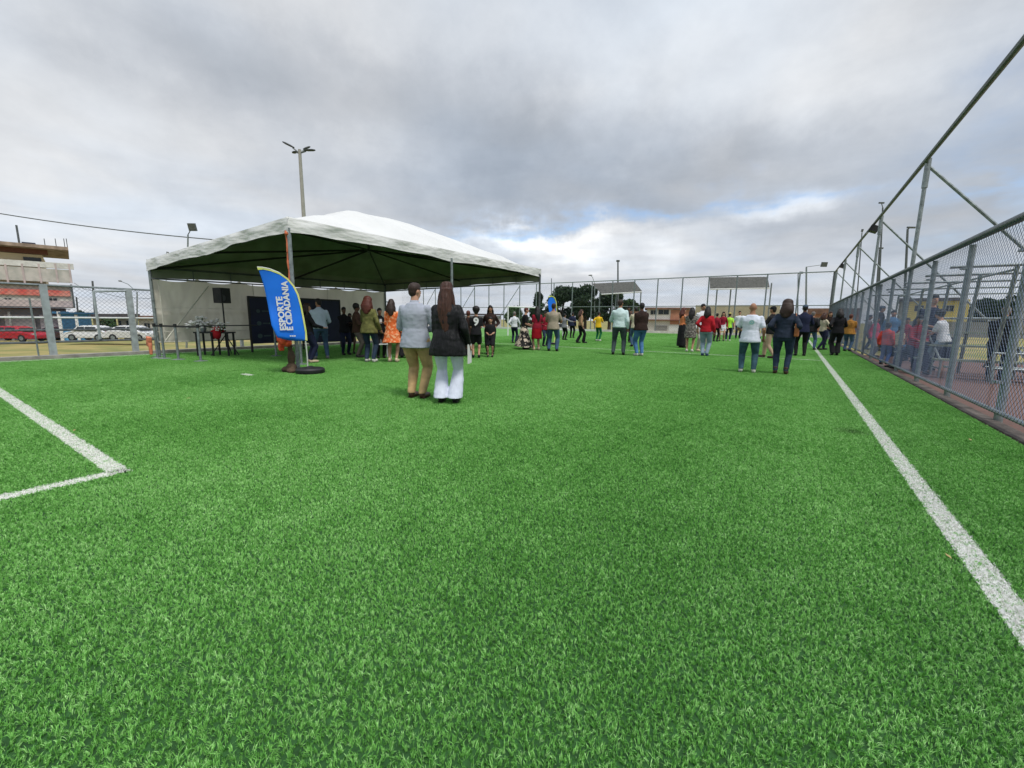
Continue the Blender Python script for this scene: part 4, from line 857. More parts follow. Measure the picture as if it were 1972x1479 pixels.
# black table with a floral arrangement
g=G(418,685); rz=YAW+.15
tb=empty('side_table',g,rz,label='small black table carrying flowers and a red cloth next to the speaker stand',cat='table')
MB().box((0,0,.70),(.95,.45,.04)).build('tabletop',black,tb,smooth=False)
for x in(-.42,0,.42):
    for y in(-.18,.18): MB().cyl((x,y,0),(x,y,.68),.03,n=6).build('leg',black,tb)
fv=empty('flower_vase',(0,0,0),label='silver vase bursting with white flowers on the left of the small black table',cat='flowers')
fv.location=g+Vector((-.30,-.18,.72)); fm=mat('petal_white',(.80,.80,.78),rough=.8); lm=mat('stem_green',(.05,.10,.04),rough=.7)
MB().loft([((0,0,z),(r,0,0),(0,r,0)) for z,r in((0,.07),(.1,.09),(.16,.06),(.2,.075))],n=12).build('vase',galv,fv)
for (cx,n_) in((0,60),):
    q=MB();q2=MB()
    for i in range(n_):
        a=random.uniform(0,6.28);r=random.uniform(.02,.42);z=.22+random.uniform(0,.26)-r*.3
        p=Vector((r*math.cos(a),r*math.sin(a),z)); q2.cyl((0,0,.15),p,.005,n=4); q.ell(p,(.045,.045,.03),n=6,k=4)
        for j in range(3): q.ell(p+Vector((random.uniform(-.05,.05),random.uniform(-.05,.05),random.uniform(-.02,.03))),(.022,.022,.015),n=5,k=4)
    q.build('blossoms',fm,fv); q2.build('stems',lm,fv)
rc=empty('red_cloth_bundle',g+Vector((.16,.03,.72)),label='red cloth bundle on the middle of the small black table',cat='cloth')
q=MB().ell((0,0,.06),(.20,.16,.13)).ell((.12,-.08,-.06),(.13,.10,.16)).ell((-.1,-.1,-.08),(.10,.08,.14)); o=q.build('bundle',red,rc); fuse(o,.02,.01)
wb=empty('white_flower_bunch',g+Vector((.40,.0,.72)),label='loose white flower bunch on the right of the small black table',cat='flowers')
q=MB()
for i in range(40): q.ell((random.gauss(0,.10),random.gauss(0,.10),random.uniform(.05,.28)),(.028,.028,.02),n=6,k=4)
q.build('blossoms',fm,wb); q=MB()
for i in range(10): q.cyl((0,0,0),(random.gauss(0,.08),random.gauss(0,.08),.22),.006,n=4)
q.build('stems',lm,wb)
flush()
# stanchions with belts
proto=empty('stanchion_post',(0,0,0)); MB().cyl((0,0,.02),(0,0,.93),.03,n=10).build('post',galv,proto); MB().loft([((0,0,z),(r,0,0),(0,r,0)) for z,r in((0,.16),(.015,.16),(.03,.05))],n=18).build('base',galv,proto); MB().cyl((0,0,.88),(0,0,.97),.04,n=10).build('head',black,proto)
SP=[((304,690),'leftmost belt post beside the left tent pole'),((317,691),'second belt post from the left tent pole'),((344,693),'belt post halfway between the tent pole and the table'),((387,696),'front belt post in front of the black table'),((532,686),'belt post left of the orange bag below the flag'),((581,702),'belt post close behind the flag pole')]
pts=[]
for i,(p,l) in enumerate(SP):
    o=proto if i==0 else copy_tree(proto); o.location=G(*p); tag(o,'slim chrome '+l,'barrier post','belt posts around the tent'); pts.append(G(*p))
q=MB()
for a,b in((pts[0],pts[1]),(pts[1],pts[2]),(pts[2],pts[3])):
    q.add([a+Vector((0,0,.93)),b+Vector((0,0,.93)),b+Vector((0,0,.88)),a+Vector((0,0,.88))],[(0,1,2,3)])
o=q.build('barrier_belt',black,smooth=False); tag(o,'black retractable belt strung between the chrome posts left of the table','belt'); o.modifiers.new('t','SOLIDIFY').thickness=.004
a,b=G(387,696),G(500,686)
rail=empty('barrier_belt',(0,0,0),label='long black belt running from the front belt post past the speaker to the flag',cat='belt')
MB().cyl(a+Vector((0,0,.93)),b+Vector((0,0,.93)),.016,n=5).build('strap',black,rail)
# orange bag and sand sack at the tent pole
g=G(562,717)
sk=empty('sand_sack',g,label='brown slumped weight sack tied to the foot of the front tent pole',cat='sack')
q=MB().ell((0,0,.10),(.12,.11,.12)).ell((.02,0,.32),(.08,.08,.18)).ell((0,.0,.52),(.05,.05,.10)).ell((-.1,-.05,.06),(.14,.10,.07)).ell((.12,-.06,.05),(.12,.09,.06))
o=q.build('sack',mat('sack_brown',(.075,.05,.03),rough=.95,var=.4,vscale=8,bump=.7,bscale=14),sk); fuse(o,.018,.016)
ob=empty('orange_strap_bundle',g+Vector((-.03,-.10,.60)),label='bright orange strap bundle hanging on the front tent pole below the flag',cat='strap')
q=MB().box((0,0,.18),(.34,.16,.20)).box((-.13,0,.04),(.10,.10,.34),rot=Matrix.Rotation(.12,3,'Y')).box((.10,.02,.08),(.14,.10,.2),rot=Matrix.Rotation(-.3,3,'Y')).ell((.05,-.05,.12),(.10,.07,.12)); o=q.build('bundle',mat('strap_orange_red',(.75,.09,.03),rough=.7,var=.2,vscale=9,bump=.5,bscale=14),ob); fuse(o,.018,.014)
o2=empty('orange_cloth',G(291,690)+Vector((0,0,.25)),label='orange cloth tied low behind the left tent pole',cat='cloth')
q=MB().box((0,0,.22),(.16,.10,.26),rot=Matrix.Rotation(.2,3,'Y')).box((.05,0,.0),(.09,.07,.30)); o=q.build('cloth',mat('cloth_orange_pale',(.62,.20,.11),rough=.8,var=.2,vscale=8),o2); fuse(o,.02,.012)
flush()
# white plastic chair
g=G(735,690); ch=empty('plastic_chair',g,YAW+.5,label='white plastic chair between the olive blouse and the orange dress',cat='chair')
MB().box((0,0,.43),(.44,.42,.03)).build('seat',white,ch,smooth=False)
MB().loft([((0,.20,.44),(.20,0,0),(0,.015,0)),((0,.25,.65),(.22,0,0),(0,.015,0)),((0,.29,.86),(.17,0,0),(0,.015,0))],n=12).build('backrest',white,ch)
for x in(-.19,.19):
    for y in(-.18,.2): MB().cyl((x,y,.43),(x*1.2,y*1.2,0),.025,.02,n=6).build('leg',white,ch)
    MB().path([(x*1.1,-.17,.43),(x*1.15,-.14,.64),(x*1.1,.24,.66)],.02,n=6).build('armrest',white,ch)
# blue and green cushion shaped flag top behind the beige t-shirt
g=G(1061,664); fl2=empty('feather_flag',g,label='second blue feather flag with a green edge seen behind the head of the beige t-shirt',cat='flag')
zt=HT(g,1055,566)
def P2(px,py): return onplane(px,py,g,vn)-g
out=[(1057,596),(1055,582),(1058,574),(1063,572),(1067,575),(1070,583),(1071,600),(1068,612),(1060,612)]
pf=[P2(*p) for p in out]; q=MB(); q.add(pf+[p+vn*.01 for p in pf],[tuple(range(len(pf))),tuple(range(len(pf),2*len(pf)))[::-1]]); q.build('flag',flagm,fl2,smooth=False)
MB().path([P2(*p) for p in [(1056,572),(1062,570.5),(1068,573.5),(1071,582),(1072,600),(1070,640),(1066,664)]],.025,n=6).build('edge_sleeve',edgem,fl2)
MB().cyl(P2(1066,664),P2(1066,664)+Vector((0,0,.1)),.25,n=18).build('base',black,fl2)
# goal frame at the far left
gl=empty('goal_frame',(0,0,0),label='small white goal frame far beyond the tent',cat='goal'); a=G(978,646); b=Vector((a.x+.6,a.y+3.0,0))
MB().cyl(a,a+Vector((0,0,2.05)),.05,n=8).build('goalpost',white,gl); MB().cyl(b,b+Vector((0,0,2.05)),.05,n=8).build('goalpost',white,gl); MB().cyl(a+Vector((0,0,2.05)),b+Vector((0,0,2.05)),.05,n=8).build('crossbar',white,gl)
# small things on the turf
leafm=mat('dead_leaf',(.42,.33,.14),rough=.9,var=.2)
def leafobj(px,py,l,s=.03):
    g=G(px,py,.03); q=MB(); q.add([(-s,0,0),(0,-s*.35,.006),(s,0,.01),(0,s*.35,.006)],[(0,1,2,3)]); o=q.build('dry_leaf',leafm,smooth=False); o.location=g; o.rotation_euler=(.1,.1,random.uniform(0,3)); tag(o,l,'leaf','dry leaves lying on the turf'); o.modifiers.new('t','SOLIDIFY').thickness=.002
leafobj(1868,847,'dry tan leaf between the touchline and the side fence',.035); leafobj(1826,1072,'pale curled straw left of the near touchline',.025); leafobj(363,767,'tiny pale scrap on the turf right of the box corner',.03); leafobj(143,829,'dry leaf beside the long box line',.025)
# ------------------------------------------------------------------ buildings and trees round the pitch
fh=Vector((-math.sin(YAW),math.cos(YAW),0))
def V(px,py,d,n=None): dd=ray(px,py); n=n or fh; return CP+dd*(d/dd.dot(n))
class Bld:
    """a building with its front standing square to the camera's heading, dist metres away, boxes given by the photo's pixels"""
    def __init__(s,name,label,cat,px,dist,turn=0,z0=None,group=None):
        q_=ray(px,640); a_=math.atan2(-q_.x,q_.y); a_=YAW+(a_-YAW)*.93; s.n=Vector((-math.sin(a_),math.cos(a_),0)); s.u=Vector((math.cos(a_),math.sin(a_),0)); s.d=dist/max(.3,math.cos(a_-YAW)); o=V(px,640,s.d,s.n); s.o=Vector((o.x,o.y,0)); s.root=empty(name,s.o,a_+R_(turn),label=label,cat=cat,group=group)
    def loc(s,px,py):
        p=V(px,py,s.d,s.n)-s.o; return p.dot(s.u),p.z
    def box(s,name,x0,y0,x1,y1,depth,m,off=0.0,base=None,parent=None,smooth=False):
        a,zt=s.loc(x0,y0); b,zb=s.loc(x1,y1); 
        if base is not None: zb=base
        q=MB(); q.box(((a+b)/2,off+depth/2,(zt+zb)/2),(abs(b-a),depth,abs(zt-zb))); return q.build(name,m,parent or s.root,smooth=False)
    def window(s,x0,y0,x1,y1,m=None,proud=.04):
        f=s.box('window',x0,y0,x1,y1,.06,winf,off=-proud)
        a,zt=s.loc(x0,y0);b,zb=s.loc(x1,y1); w=abs(b-a);h=abs(zt-zb)
        q=MB(); n=max(2,int(w/.8))
        for i in range(n): q.box((min(a,b)+w*(i+.5)/n,-proud-.012,(zt+zb)/2),(w/n-.07,.02,h-.12))
        q.build('pane',m or glass,f,smooth=False)
glass=mat('glass_dark',(.02,.025,.03),rough=.15,var=.3,vscale=1.5); winf=mat('window_frame',(.35,.34,.32),rough=.6)
tile=mat('wall_tiles',(.40,.40,.36),rough=.6,col2=(.55,.52,.48),thr=(.4,.6),vscale=1.1,bump=.2); tile2=mat('wall_tiles_pink',(.50,.42,.41),rough=.7,var=.15,vscale=1.3); beigew=mat('wall_beige',(.72,.60,.40),rough=.85,var=.08,vscale=.8); slabm=mat('slab_brown',(.30,.23,.18),rough=.9,var=.45,vscale=1.5); redband=mat('sign_red_orange',(.60,.10,.08),rough=.7,col2=(.64,.28,.22),thr=(.4,.62),vscale=1.2); browns=mat('band_brown',(.17,.07,.05),rough=.8); shade=mat('shopfront_grey',(.20,.18,.19),rough=.8,var=.15,vscale=.8); pinkw=mat('shutter_pale',(.45,.40,.42),rough=.7,var=.15,vscale=2,stretch=(.3,1,6)); bluew=mat('wall_blue',(.06,.22,.40),rough=.7,var=.12,vscale=1); blued=mat('wall_blue_dark',(.03,.10,.19),rough=.7,var=.2); roofd=mat('roof_dark',(.09,.08,.085),rough=.9,var=.25); roofb=mat('roof_brown',(.19,.11,.08),rough=.9,var=.25,vscale=2); whw=mat('wall_white',(.60,.59,.56),rough=.85,var=.10,vscale=1); brickw=mat('wall_brick_orange',(.42,.20,.13),rough=.9,var=.15,vscale=2); yelw=mat('wall_yellow',(.62,.50,.14),rough=.85,var=.08); greyw=mat('wall_grey',(.26,.26,.25),rough=.9,var=.15); tanw=mat('roof_tan',(.40,.36,.25),rough=.9,var=.12,vscale=1)
b=Bld('corner_building','three storey corner building with a beige top floor, tiled balconies and a red band','building',40,47)
b.box('storey',-60,590,136,668,9,shade,off=1.2); b.box('shutter',5,606,70,640,.1,pinkw,off=1.05); b.box('shutter',74,606,122,640,.1,pinkw,off=1.05); b.box('shutter',-60,606,0,640,.1,pinkw,off=1.05)
b.box('wall',-60,545,143,590,10,tile,off=0); b.box('wall',-60,575,145,592,10.1,tile2,off=-.10)
b.box('sign_band',-60,553,136,571,.15,redband,off=-.16); b.box('ledge',-60,545,138,549.5,.3,browns,off=-.3)
b.box('parapet',-60,508,140,545,.35,tile,off=-.06); b.box('storey',-60,478,88,545,8,beigew,off=1.4)
b.box('roof',-60,467,131,477,11,slabm,off=-.6)
o=b.box('window',42,492,80,511,.1,glass,off=1.32); b.box('window_frame',40,490.5,82,492,.16,beigew,off=1.28); b.box('water_tank',38,461,66,467,1.6,mat('tank_blue_black',(.03,.035,.06),rough=.6),off=2)
q=MB()
for x in(28,83,105,122,127):
    a,z1=b.loc(x,{28:428}.get(x,455)); _,z0=b.loc(x,468); q.cyl((a,2,z0-.3),(a,2,z1),.09 if x==28 else .035,n=5)
q.build('rooftop_rod',galvd,b.root); 
for x in(12,44,76,108,134): b.box('pilaster',x,508,x+2.0,545,.06,tile2,off=-.12)
b.box('railing_cap',-60,506,141,508.5,.45,concw,off=-.1); b.box('gutter',-60,477,90,479.5,.3,browns,off=1.15); b.box('lintel',-60,591,136,596,.3,browns,off=.9); b.box('pipe',139,548,141.5,592,.1,galvd,off=-.2)
for x0,x1 in((8,24),(92,112)): b.window(x0,573,x1,586)
b.box('door',84,608,96,655,.12,glass,off=.98); b.box('awning',100,600,134,604,.9,bluew,off=-.2)
for x in(18,132): b.box('pillar',x,600,x+7,668,.4,greyw,off=.3)
b=Bld('blue_shop','blue single storey shop with white framed doors right of the corner building','building',150,46)
b.box('wall',117,604,178,672,6,bluew); b.box('window',120,612,150,632,.08,blued,off=-.04); b.box('window',152,612,176,632,.08,blued,off=-.04); b.box('roof',112,601,181,605,6.6,blued,off=-.3); b.box('door',121,634,148,658,.08,mat('door_blue_light',(.10,.33,.58)),off=-.04); b.box('frame',116,600,119,665,.3,white,off=-.14); b.box('frame',149,606,151,660,.12,white,off=-.1)
b=Bld('low_house','low pale house with a dark roof behind the white cars','house',205,58)
b.box('wall',178,610,224,662,7,tanw); b.box('roof',172,604,229,611,8,roofd,off=-.5); b.window(190,618,200,630); b.window(207,618,217,630)
b=Bld('low_house','grey low house with two dark doorways left of the tent','house',245,60)
b.box('wall',226,612,262,662,7,greyw); b.box('roof',222,604,266,613,8,roofd,off=-.5); b.box('door',229,618,236,640,.1,glass,off=-.06); b.box('door',243,618,250,640,.1,glass,off=-.06); b.window(254,618,260,628)
b=Bld('low_house','white low house just left of the tent tarp','house',290,62)
b.box('wall',266,614,312,662,7,whw); b.box('roof',262,608,318,615,8,roofb,off=-.5); b.window(277,622,290,632)
b=Bld('low_house','pale low building seen under the right side of the tent','house',905,75)
b.box('wall',770,606,965,645,8,whw); b.box('roof',765,602,970,607,9,roofd,off=-.4); b.window(880,615,895,628); b.window(925,615,945,628)
b=Bld('market_hall','long low building with tan roof behind the middle of the end fence','building',1420,74)
b.box('wall',1332,610,1510,648,10,whw); b.box('roof',1340,588,1500,612,11,tanw,off=-.5); b.window(1365,618,1390,632); b.window(1430,618,1460,632); b.box('door',1470,618,1484,642,.1,glass,off=-.06)
b=Bld('brick_house','two storey house with orange brick upper wall and white garage door','house',1270,62)
b.box('wall',1246,595,1330,650,8,whw); b.box('brick_wall',1292,597,1328,625,.12,brickw,off=-.08); b.box('ledge',1244,615,1330,618,.5,browns,off=-.45); b.window(1253,597,1265,606); b.window(1268,596,1288,606); b.window(1296,596,1312,605); b.box('garage_door',1288,627,1328,641,.1,white,off=-.08); b.box('gate',1262,627,1284,641,.1,greyw,off=-.08); b.box('roof',1242,592,1334,596,8.6,roofb,off=-.3)
b=Bld('low_house','dark roofed low house left of the two storey brick house','house',1215,66)
b.box('wall',1180,604,1244,648,7,greyw); b.box('roof',1176,599,1248,605,8,roofb,off=-.4); b.window(1195,612,1205,622); b.window(1222,612,1234,622)
b=Bld('brick_house','orange walled house behind the group at the far end of the touchline','house',1600,66)
b.box('wall',1560,604,1650,650,8,brickw); b.box('roof',1556,594,1655,605,9,roofb,off=-.5); b.window(1570,612,1580,624); b.window(1592,612,1604,624)
b=Bld('low_house','white low house between the tan roofed hall and the orange house','house',1530,70)
b.box('wall',1508,612,1558,648,7,whw); b.box('roof',1505,607,1560,613,8,roofb,off=-.5); b.window(1516,620,1528,630)
b=Bld('yellow_building','yellow two storey building seen through the side fence','building',1790,58)
b.box('wall',1752,578,1856,650,9,yelw); b.box('wall_side',1734,580,1752,650,8.8,greyw,off=.1); b.box('roof',1730,575,1860,579,10,roofd,off=-.4); b.window(1762,588,1778,600); b.window(1790,588,1806,600); b.window(1820,588,1836,600)
b=Bld('boundary_wall','long low grey wall beyond the paving on the right','wall',1850,44)
b.box('wall',1690,618,2250,660,.3,greyw); b.box('coping',1688,615,2252,618.5,.4,concw,off=-.05)
b=Bld('low_house','white walled house at the right end behind the dark tree','house',2000,60)
b.box('wall',1962,600,2080,650,8,whw); b.box('roof',1956,592,2090,601,9,roofb,off=-.5); b.window(1975,608,1990,622); b.window(2010,608,2030,622)
# ---- trees
leaf1=mat('leaves_dark',(.018,.040,.014),rough=.8,var=.5,vscale=1.2); leaf2=mat('leaves_mid',(.035,.075,.022),rough=.8,var=.5,vscale=1.5); bark=mat('bark',(.07,.05,.035),rough=.95,var=.3)
def tree(name,label,px,d,ytop,w,m,ybase=645,lobes=9,nl=5200,ls=.22,cone=False,crown0=.25):
    p=V(px,ybase,d); top=V(px,ytop,d).z; z0=zterr(p.x,p.y); h=top-z0; W=w/F0*d/2
    r=empty(name,(p.x,p.y,z0),label=label,cat='tree',group=None)
    rs=random.Random(px); L=[]
    for i in range(lobes):
        f=(i+.5)/lobes; a=rs.uniform(0,6.28); zz=h*(crown0+(1-crown0)*rs.uniform(.1,.82)); k=(1-(zz/h-crown0)/(1-crown0)) if cone else math.sin(math.pi*min(1,max(.12,(zz/h-crown0)/(1-crown0)*.85+.12)))
        rad=rs.uniform(.25,.85)*W*k; L.append((Vector((rad*math.cos(a),rad*math.sin(a),zz)),rs.uniform(.28,.46)*W*(k*.7+.35)))
    L.append((Vector((0,0,h*.80)),W*(.25 if cone else .45)))
    q=MB().cyl((0,0,-.1),(0,0,h*.35),.28,.20,n=8).cyl((0,0,h*.35),(W*.1,0,h*.7),.2,.08,n=7); q.build('trunk',bark,r)
    q=MB()
    for c,R in L[:6]: q.cyl((0,0,h*rs.uniform(.2,.4)),c,.10,.03,n=5)
    q.build('limb',bark,r)
    n=nl; V_=np.zeros((n,4,3)); 
    for i in range(n):
        c,R=L[rs.randrange(len(L))]; v=Vector((rs.gauss(0,1),rs.gauss(0,1),rs.gauss(0,1))).normalized()*R*(rs.uniform(.35,1.08)**.5)
        if rs.random()<.10: v*=1.2
        v.z*=.85; c_=c+v; u=Vector((rs.gauss(0,1),rs.gauss(0,1),rs.gauss(0,.6))).normalized(); w_=u.orthogonal().normalized(); w_=Matrix.Rotation(rs.uniform(0,6.28),3,u)@w_; s=ls*rs.uniform(.5,1.3)
        t=u.cross(w_); V_[i,0]=c_-w_*s; V_[i,1]=c_+t*s*.5; V_[i,2]=c_+w_*s; V_[i,3]=c_-t*s*.5
    MB().add(V_.reshape(-1,3).tolist(),[(4*i,4*i+1,4*i+2,4*i+3) for i in range(n)]).build('crown',m,r,smooth=False)
    return r
tree('conifer_tree','tall narrow dark conifer rising behind the right tent pole',1036,62,549,52,leaf1,lobes=30,cone=True,crown0=.08,nl=6500)
tree('broadleaf_tree','broad dark tree behind the end fence, left one of the clump',1080,64,545,78,leaf1,lobes=12,nl=6500)
tree('broadleaf_tree','broad dark tree behind the end fence, tallest in the middle of the clump',1126,62,541,72,leaf1,lobes=12,nl=6500)
tree('broadleaf_tree','dark rounded tree under the left grey canopy behind the end fence',1172,66,556,66,leaf1,lobes=11,nl=5200)
tree('broadleaf_tree','small tree crown at the right end of the clump under the canopy',1208,70,572,40,leaf2,lobes=8,nl=2600)
tree('broadleaf_tree','small round tree above the goal frame left of the conifer',992,70,588,58,leaf2,lobes=8,nl=2600)
tree('broadleaf_tree','dark spreading tree seen through the side fence right of the yellow building',1888,54,578,90,leaf1,lobes=12,nl=6500)
tree('broadleaf_tree','taller dark tree at the right edge seen through the side fence',1945,56,569,90,leaf1,lobes=12,nl=6500)
tree('shrub','low green shrub standing between the two white cars',212,46,616,54,leaf2,lobes=7,nl=1800,ls=.16,crown0=.05,ybase=655)
tree('broadleaf_tree','distant small tree behind the low houses left of the tent',160,75,596,30,leaf1,lobes=6,nl=1200)
# hedge row of far vegetation
# ---- cars
def car(px,py,d,rot,L,col,label,kind='hatch'):
    p=V(px,py,d); r=empty('parked_car',(p.x,p.y,p.z),YAW+R_(rot),label=label,cat='car',group='cars parked along the street'); m=mat('car_paint_'+label[:5],col,rough=.25,var=.03,spec=.6)
    w=1.72; prof=[(-.5,.28),(-.5,.62),(-.47,.82),(-.33,.90),(-.22,1.28),(-.10,1.44),(.16,1.43),(.30,1.28),(.42,.95),(.49,.85),(.5,.5),(.49,.28)] if kind=='hatch' else [(-.5,.28),(-.5,.62),(-.46,.78),(-.26,.90),(-.14,1.28),(-.03,1.41),(.16,1.40),(.30,1.20),(.38,.98),(.48,.92),(.5,.6),(.49,.28)]
    q=MB(); n=len(prof); vs=[]
    for y,k in((-w/2,0),(-w/2+.0,1),(w/2,1),(w/2,0)):
        for (x,z) in prof:
            tw=1.0 if z<.92 else 1-(z-.92)*.42
            vs.append((x*L*(1.0),(y)*(tw),z))
    vs=vs[:n]+vs[2*n:3*n]; fs=[(i,(i+1)%n,n+(i+1)%n,n+i) for i in range(n)]+[tuple(range(n))[::-1],tuple(range(n,2*n))]
    q.add(vs,fs); bo=q.build('body',m,r,smooth=False); bv=bo.modifiers.new('b','BEVEL'); bv.width=.06; bv.segments=2
    for s in(-1,1):
        q=MB(); yy=lambda z:s*(w/2*(1-(z-.92)*.42)+.008)
        for (x0,x1,xa,xb) in((-.235,-.02,-.18,-.02),(.0,.30,.0,.235)):
            q.add([(x0*L,yy(.95),.95),(x1*L,yy(.95),.95),(xb*L,yy(1.32),1.32),(xa*L,yy(1.32),1.32)],[(0,1,2,3)])
        q.build('side_window',glass,r,smooth=False)
        for x in(-.31,.31):
            wl_=MB().cyl((x*L,s*(w/2-.16),.32),(x*L,s*(w/2+.02),.32),.33,n=20).build('wheel',mat('tyre',(.02,.02,.02),rough=.9),r); MB().cyl((x*L,s*(w/2+.0),.32),(x*L,s*(w/2+.03),.32),.19,n=14).build('rim',galv,wl_)
        MB().box((-.485*L,s*.62,.70),(.08,.32,.14)).build('headlight',mat('lamp_glass',(.6,.6,.6),rough=.2),r,smooth=False)
        MB().box((.487*L,s*.66,.82),(.06,.25,.16)).build('tail_light',mat('lamp_red',(.4,.02,.02),rough=.3),r,smooth=False)
    q=MB(); q.add([(-.335*L,-.70,.93),(-.335*L,.70,.93),(-.225*L,.62,1.27),(-.225*L,-.62,1.27)],[(0,1,2,3)]); q.add([(.425*L,-.70,.97),(.425*L,.70,.97),(.31*L,.62,1.27),(.31*L,-.62,1.27)],[(0,1,2,3)])
    q.build('windscreen',glass,r,smooth=False); return r
car(30,657,40,180,5.2,(.42,.01,.03),'red car parked in front of the corner building behind the left fence')
car(181,656,40,4,3.7,(.68,.69,.70),'white car parked before the blue shop, left of the green shrub')
car(258,656,40,184,3.7,(.66,.67,.68),'second white car parked between the green shrub and the tent')
car(120,655,46,176,4.2,(.05,.02,.03),'dark car half hidden behind the thick left fence post')
car(1066,645,50,5,4.4,(.7,.7,.7),'far white car behind the end fence left of the beige vest')
# ---- lamps, poles, wires
def lamp_tower():
    b=V(599,640,33); z1=V(575,288,33).z; t=V(575,288,33); b=Vector((b.x,b.y,0)); r=empty('floodlight_mast',b,label='tall tapered mast with four lamp arms rising behind the tent',cat='lamp mast')
    h=z1; mast=mat('mast_concrete',(.34,.33,.30),rough=.8,var=.1); MB().cyl((0,0,-.1),(0,0,h),.20,.11,n=10).build('pole',mast,r)
    R=Matrix.Rotation(YAW,3,'Z')
    for dx,dy,dz,l,t_ in((-1.15,.1,.55,.9,.2),(-.8,.6,.03,.55,.16),(.50,.5,.42,.55,.2),(1.1,-.2,-.05,.85,.16)):
        e=R@Vector((dx,dy,dz)); MB().cyl((0,0,h-.25),e*.45+Vector((0,0,h-.12)),.05,n=6).build('arm',galvd,r)
        u=e.normalized(); s=u.cross(Vector((0,0,1))).normalized(); n_=s.cross(u); c=Vector((0,0,h-.05))+e*.72
        q=MB(); q.loft([(c-u*l*.5,s*.08,n_*.04),(c-u*l*.2,s*.15,n_*.07),(c+u*l*.3,s*.15,n_*.07),(c+u*l*.52,s*.08,n_*.04)],n=10); q.build('lamp_head',mat('lamp_dark',(.045,.05,.055),rough=.6),r)
lamp_tower()
def pole(name,label,px,ybase,ytop,d,r=.10,cat='pole',m=galvd,arm=None,head=None,pxtop=None,group=None):
    b=V(px,ybase,d); t=V(pxtop or px,ytop,d); z0=zterr(b.x,b.y); o=empty(name,(b.x,b.y,z0),label=label,cat=cat,group=group)
    tt=Vector((t.x-b.x,t.y-b.y,t.z-z0)) ; MB().cyl((0,0,-.05),tt,r,r*.7,n=8).build('pole',m,o)
    if arm:
        e=V(*arm,d)-Vector((b.x,b.y,z0)); mid=(tt+e)/2+Vector((0,0,.25)); MB().path([tt-Vector((0,0,.05)),mid,e],r*.5,n=6).build('arm',m,o)
        hd=MB().ell(e,(.32,.16,.09),n=10,k=6).build('lamp_head',mat('lamp_head_grey',(.22,.23,.24)),o)
    if head:
        R=Matrix.Rotation(YAW,3,'Z'); MB().box(tt+R@Vector((head[0],0,head[1])),(head[2],.14,head[3]),rot=R@Matrix.Rotation(.25,3,'X')).cyl(tt,tt+R@Vector((head[0],0,head[1])),.03,n=5).build('floodlight',galvd,o)
    return o
pole('street_lamp','curved street lamp behind the left fence near the tent',264,650,562,52,.09,'street lamp',arm=(231,541),m=galv)
pole('utility_pole','dark leaning utility pole between the corner building and the left fence post',186,640,541,62,.16,'utility pole',pxtop=178)
pole('utility_pole','short dark utility pole beside the blue shop',152,630,572,60,.13,'utility pole',pxtop=147)
pole('utility_pole','thin distant pole rising behind the low white house near the tent',258,640,596,75,.10,'utility pole')
pole('flood_pole','dark pole with a square floodlight rising over the left side of the tent',352,620,452,30,.07,'floodlight pole',head=(.35,.5,.5,.5),pxtop=362,m=galv)
pole('street_lamp','small lamp on a pole peeping over the left corner of the tent',320,640,489,70,.07,'street lamp',arm=(323,486))
pole('street_lamp','curved street lamp above the trees behind the end fence',1145,640,545,60,.08,'street lamp',arm=(1137,530),m=galv)
pole('lamp_column','plain tall column with a small head above the left grey canopy',1190,640,504,60,.15,'lamp column',head=(0,.1,.45,.25))
pole('flood_pole','end fence column taller than the top rail with a small floodlight box',1553,640,514,42.2,.10,'floodlight pole',head=(1.7,.25,.55,.45),m=galv)
pole('flood_pole','small floodlight column just left of the tallest end fence column',1537,640,527,43.5,.06,'floodlight pole',head=(.3,.1,.3,.2))
pole('lamp_column','thin column with a flat head right of the second tall side fence post',1741,640,441,30,.09,'lamp column',head=(.22,.1,.5,.12),pxtop=1748)
pole('lamp_column','shorter column with a small head beyond the side fence',1683,640,480,42,.10,'lamp column',head=(.1,.1,.4,.15),pxtop=1694)
pole('lamp_column','far column topped by a forked lamp showing above the upper fence rail',1690,640,400,34,.07,'lamp column',head=(-.15,.35,.35,.12),pxtop=1700)
pole('lamp_column','far column ending just above the upper rail near the fence corner',1646,640,448,42,.06,'lamp column',pxtop=1660,head=(0,.2,.12,.25))
pole('utility_pole','slim distant pole behind the left part of the end fence',1062,640,536,75,.09,'utility pole')
# floodlights hanging on the side fence rail
for y,l in((21.6,'dark floodlight clamped under the upper rail of the side fence, nearer one'),(34.5,'dark floodlight clamped under the upper rail of the side fence, farther one')):
    r=empty('floodlight',(XF-.02,y,4.86),label=l,cat='floodlight'); MB().box((0,0,-.10),(.28,.42,.22),rot=Matrix.Rotation(.4,3,'Y')).cyl((0,0,0),(0,0,.12),.03,n=6).build('housing',black,r); MB().box((-.16,0,-.17),(.02,.34,.15),rot=Matrix.Rotation(.4,3,'Y')).build('lens',glass,r,smooth=False)
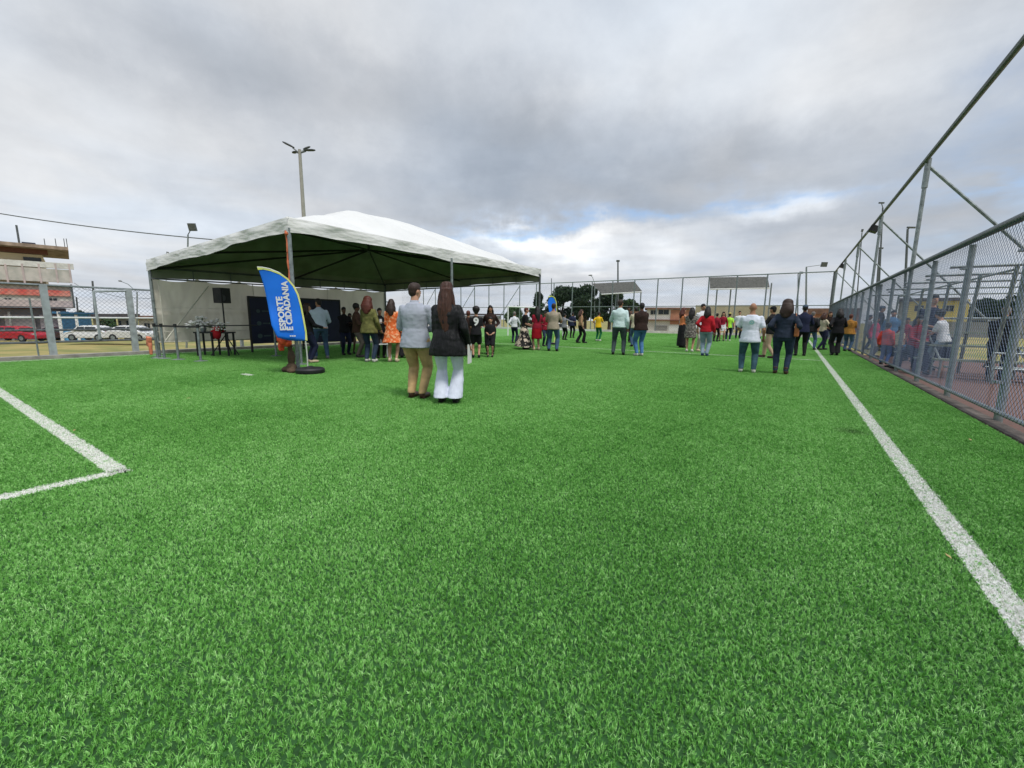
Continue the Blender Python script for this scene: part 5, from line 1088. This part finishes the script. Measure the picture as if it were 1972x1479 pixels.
# overhead cable
def cable(name,label,pts,r=.03):
    q=MB(); q.path(pts,r,n=5); o=q.build(name,galvd); tag(o,label,'cable'); return o
A_=V(-260,372,30); B_=V(520,478,30); cable('overhead_cable','dark overhead cable sloping down from the left edge to behind the tent',[A_.lerp(B_,i/16)+Vector((0,0,-.9*math.sin(math.pi*i/16)*.5+.25)) for i in range(17)],.035)
A_=V(145,598,60);B_=V(178,548,62); 
cable('overhead_cable','thin cable from the corner building to the leaning utility pole',[V(143,545,58),V(160,556,60),V(178,560,62)],.03)
cable('overhead_cable','thin cable from the leaning utility pole towards the tent',[V(180,560,62),V(230,572,62),V(290,575,62)],.03)
# grey canopies behind the end fence
canm=mat('shelter_roof',(.075,.075,.065),rough=.8,var=.35,vscale=2.5,stretch=(3,1,.4))
def shelter(name,label,quad,d0,d1,posts):
    a,b_,c,e=quad   # top-left, top-right, bottom-right, bottom-left
    P=[V(*a,d1),V(*b_,d1),V(*c,d0),V(*e,d0)]; r=empty(name,(P[3].x,P[3].y,0),label=label,cat='shelter'); o=Vector((P[3].x,P[3].y,0)); q=MB(); t=Vector((0,0,.05)); Q=[p-o for p in P]
    q.add(Q+[p+t for p in Q],[(0,1,2,3),(7,6,5,4),(0,4,5,1),(1,5,6,2),(2,6,7,3),(3,7,4,0)]).build('roof',canm,r,smooth=False)
    for px,dd,tp in posts: p=V(px,640,dd)-o; z=V(px,tp,dd).z; MB().cyl((p.x,p.y,-.3),(p.x,p.y,z),.07,n=6).build('post',galv,r)
    q=MB(); q.cyl(Q[3]-t,Q[2]-t,.06,n=6); q.build('front_beam',white,r); return r
shelter('team_shelter','dark grey tilted shelter roof straight behind the end fence',((1367,535),(1478,534),(1482,554),(1367,556)),42,45,((1374,44,545),(1400,44,545),(1476,44,545)))
shelter('team_shelter','dark tilted shelter roof in front of the trees, left one behind the end fence',((1141,547),(1222,543),(1236,561),(1158,566)),44,48,((1152,45,563),(1183,45,563),(1217,45,561),(1230,45,560)))
# low bench and dark things by the end kerb
be=empty('white_bench',G(1062,647),YAW,label='low white bench at the end kerb left of the beige vest',cat='bench'); MB().box((0,0,.45),(1.8,.4,.05)).build('seat',white,be,smooth=False)
for x in(-.8,.8): MB().box((x,0,.22),(.06,.36,.44)).build('leg',white,be,smooth=False)
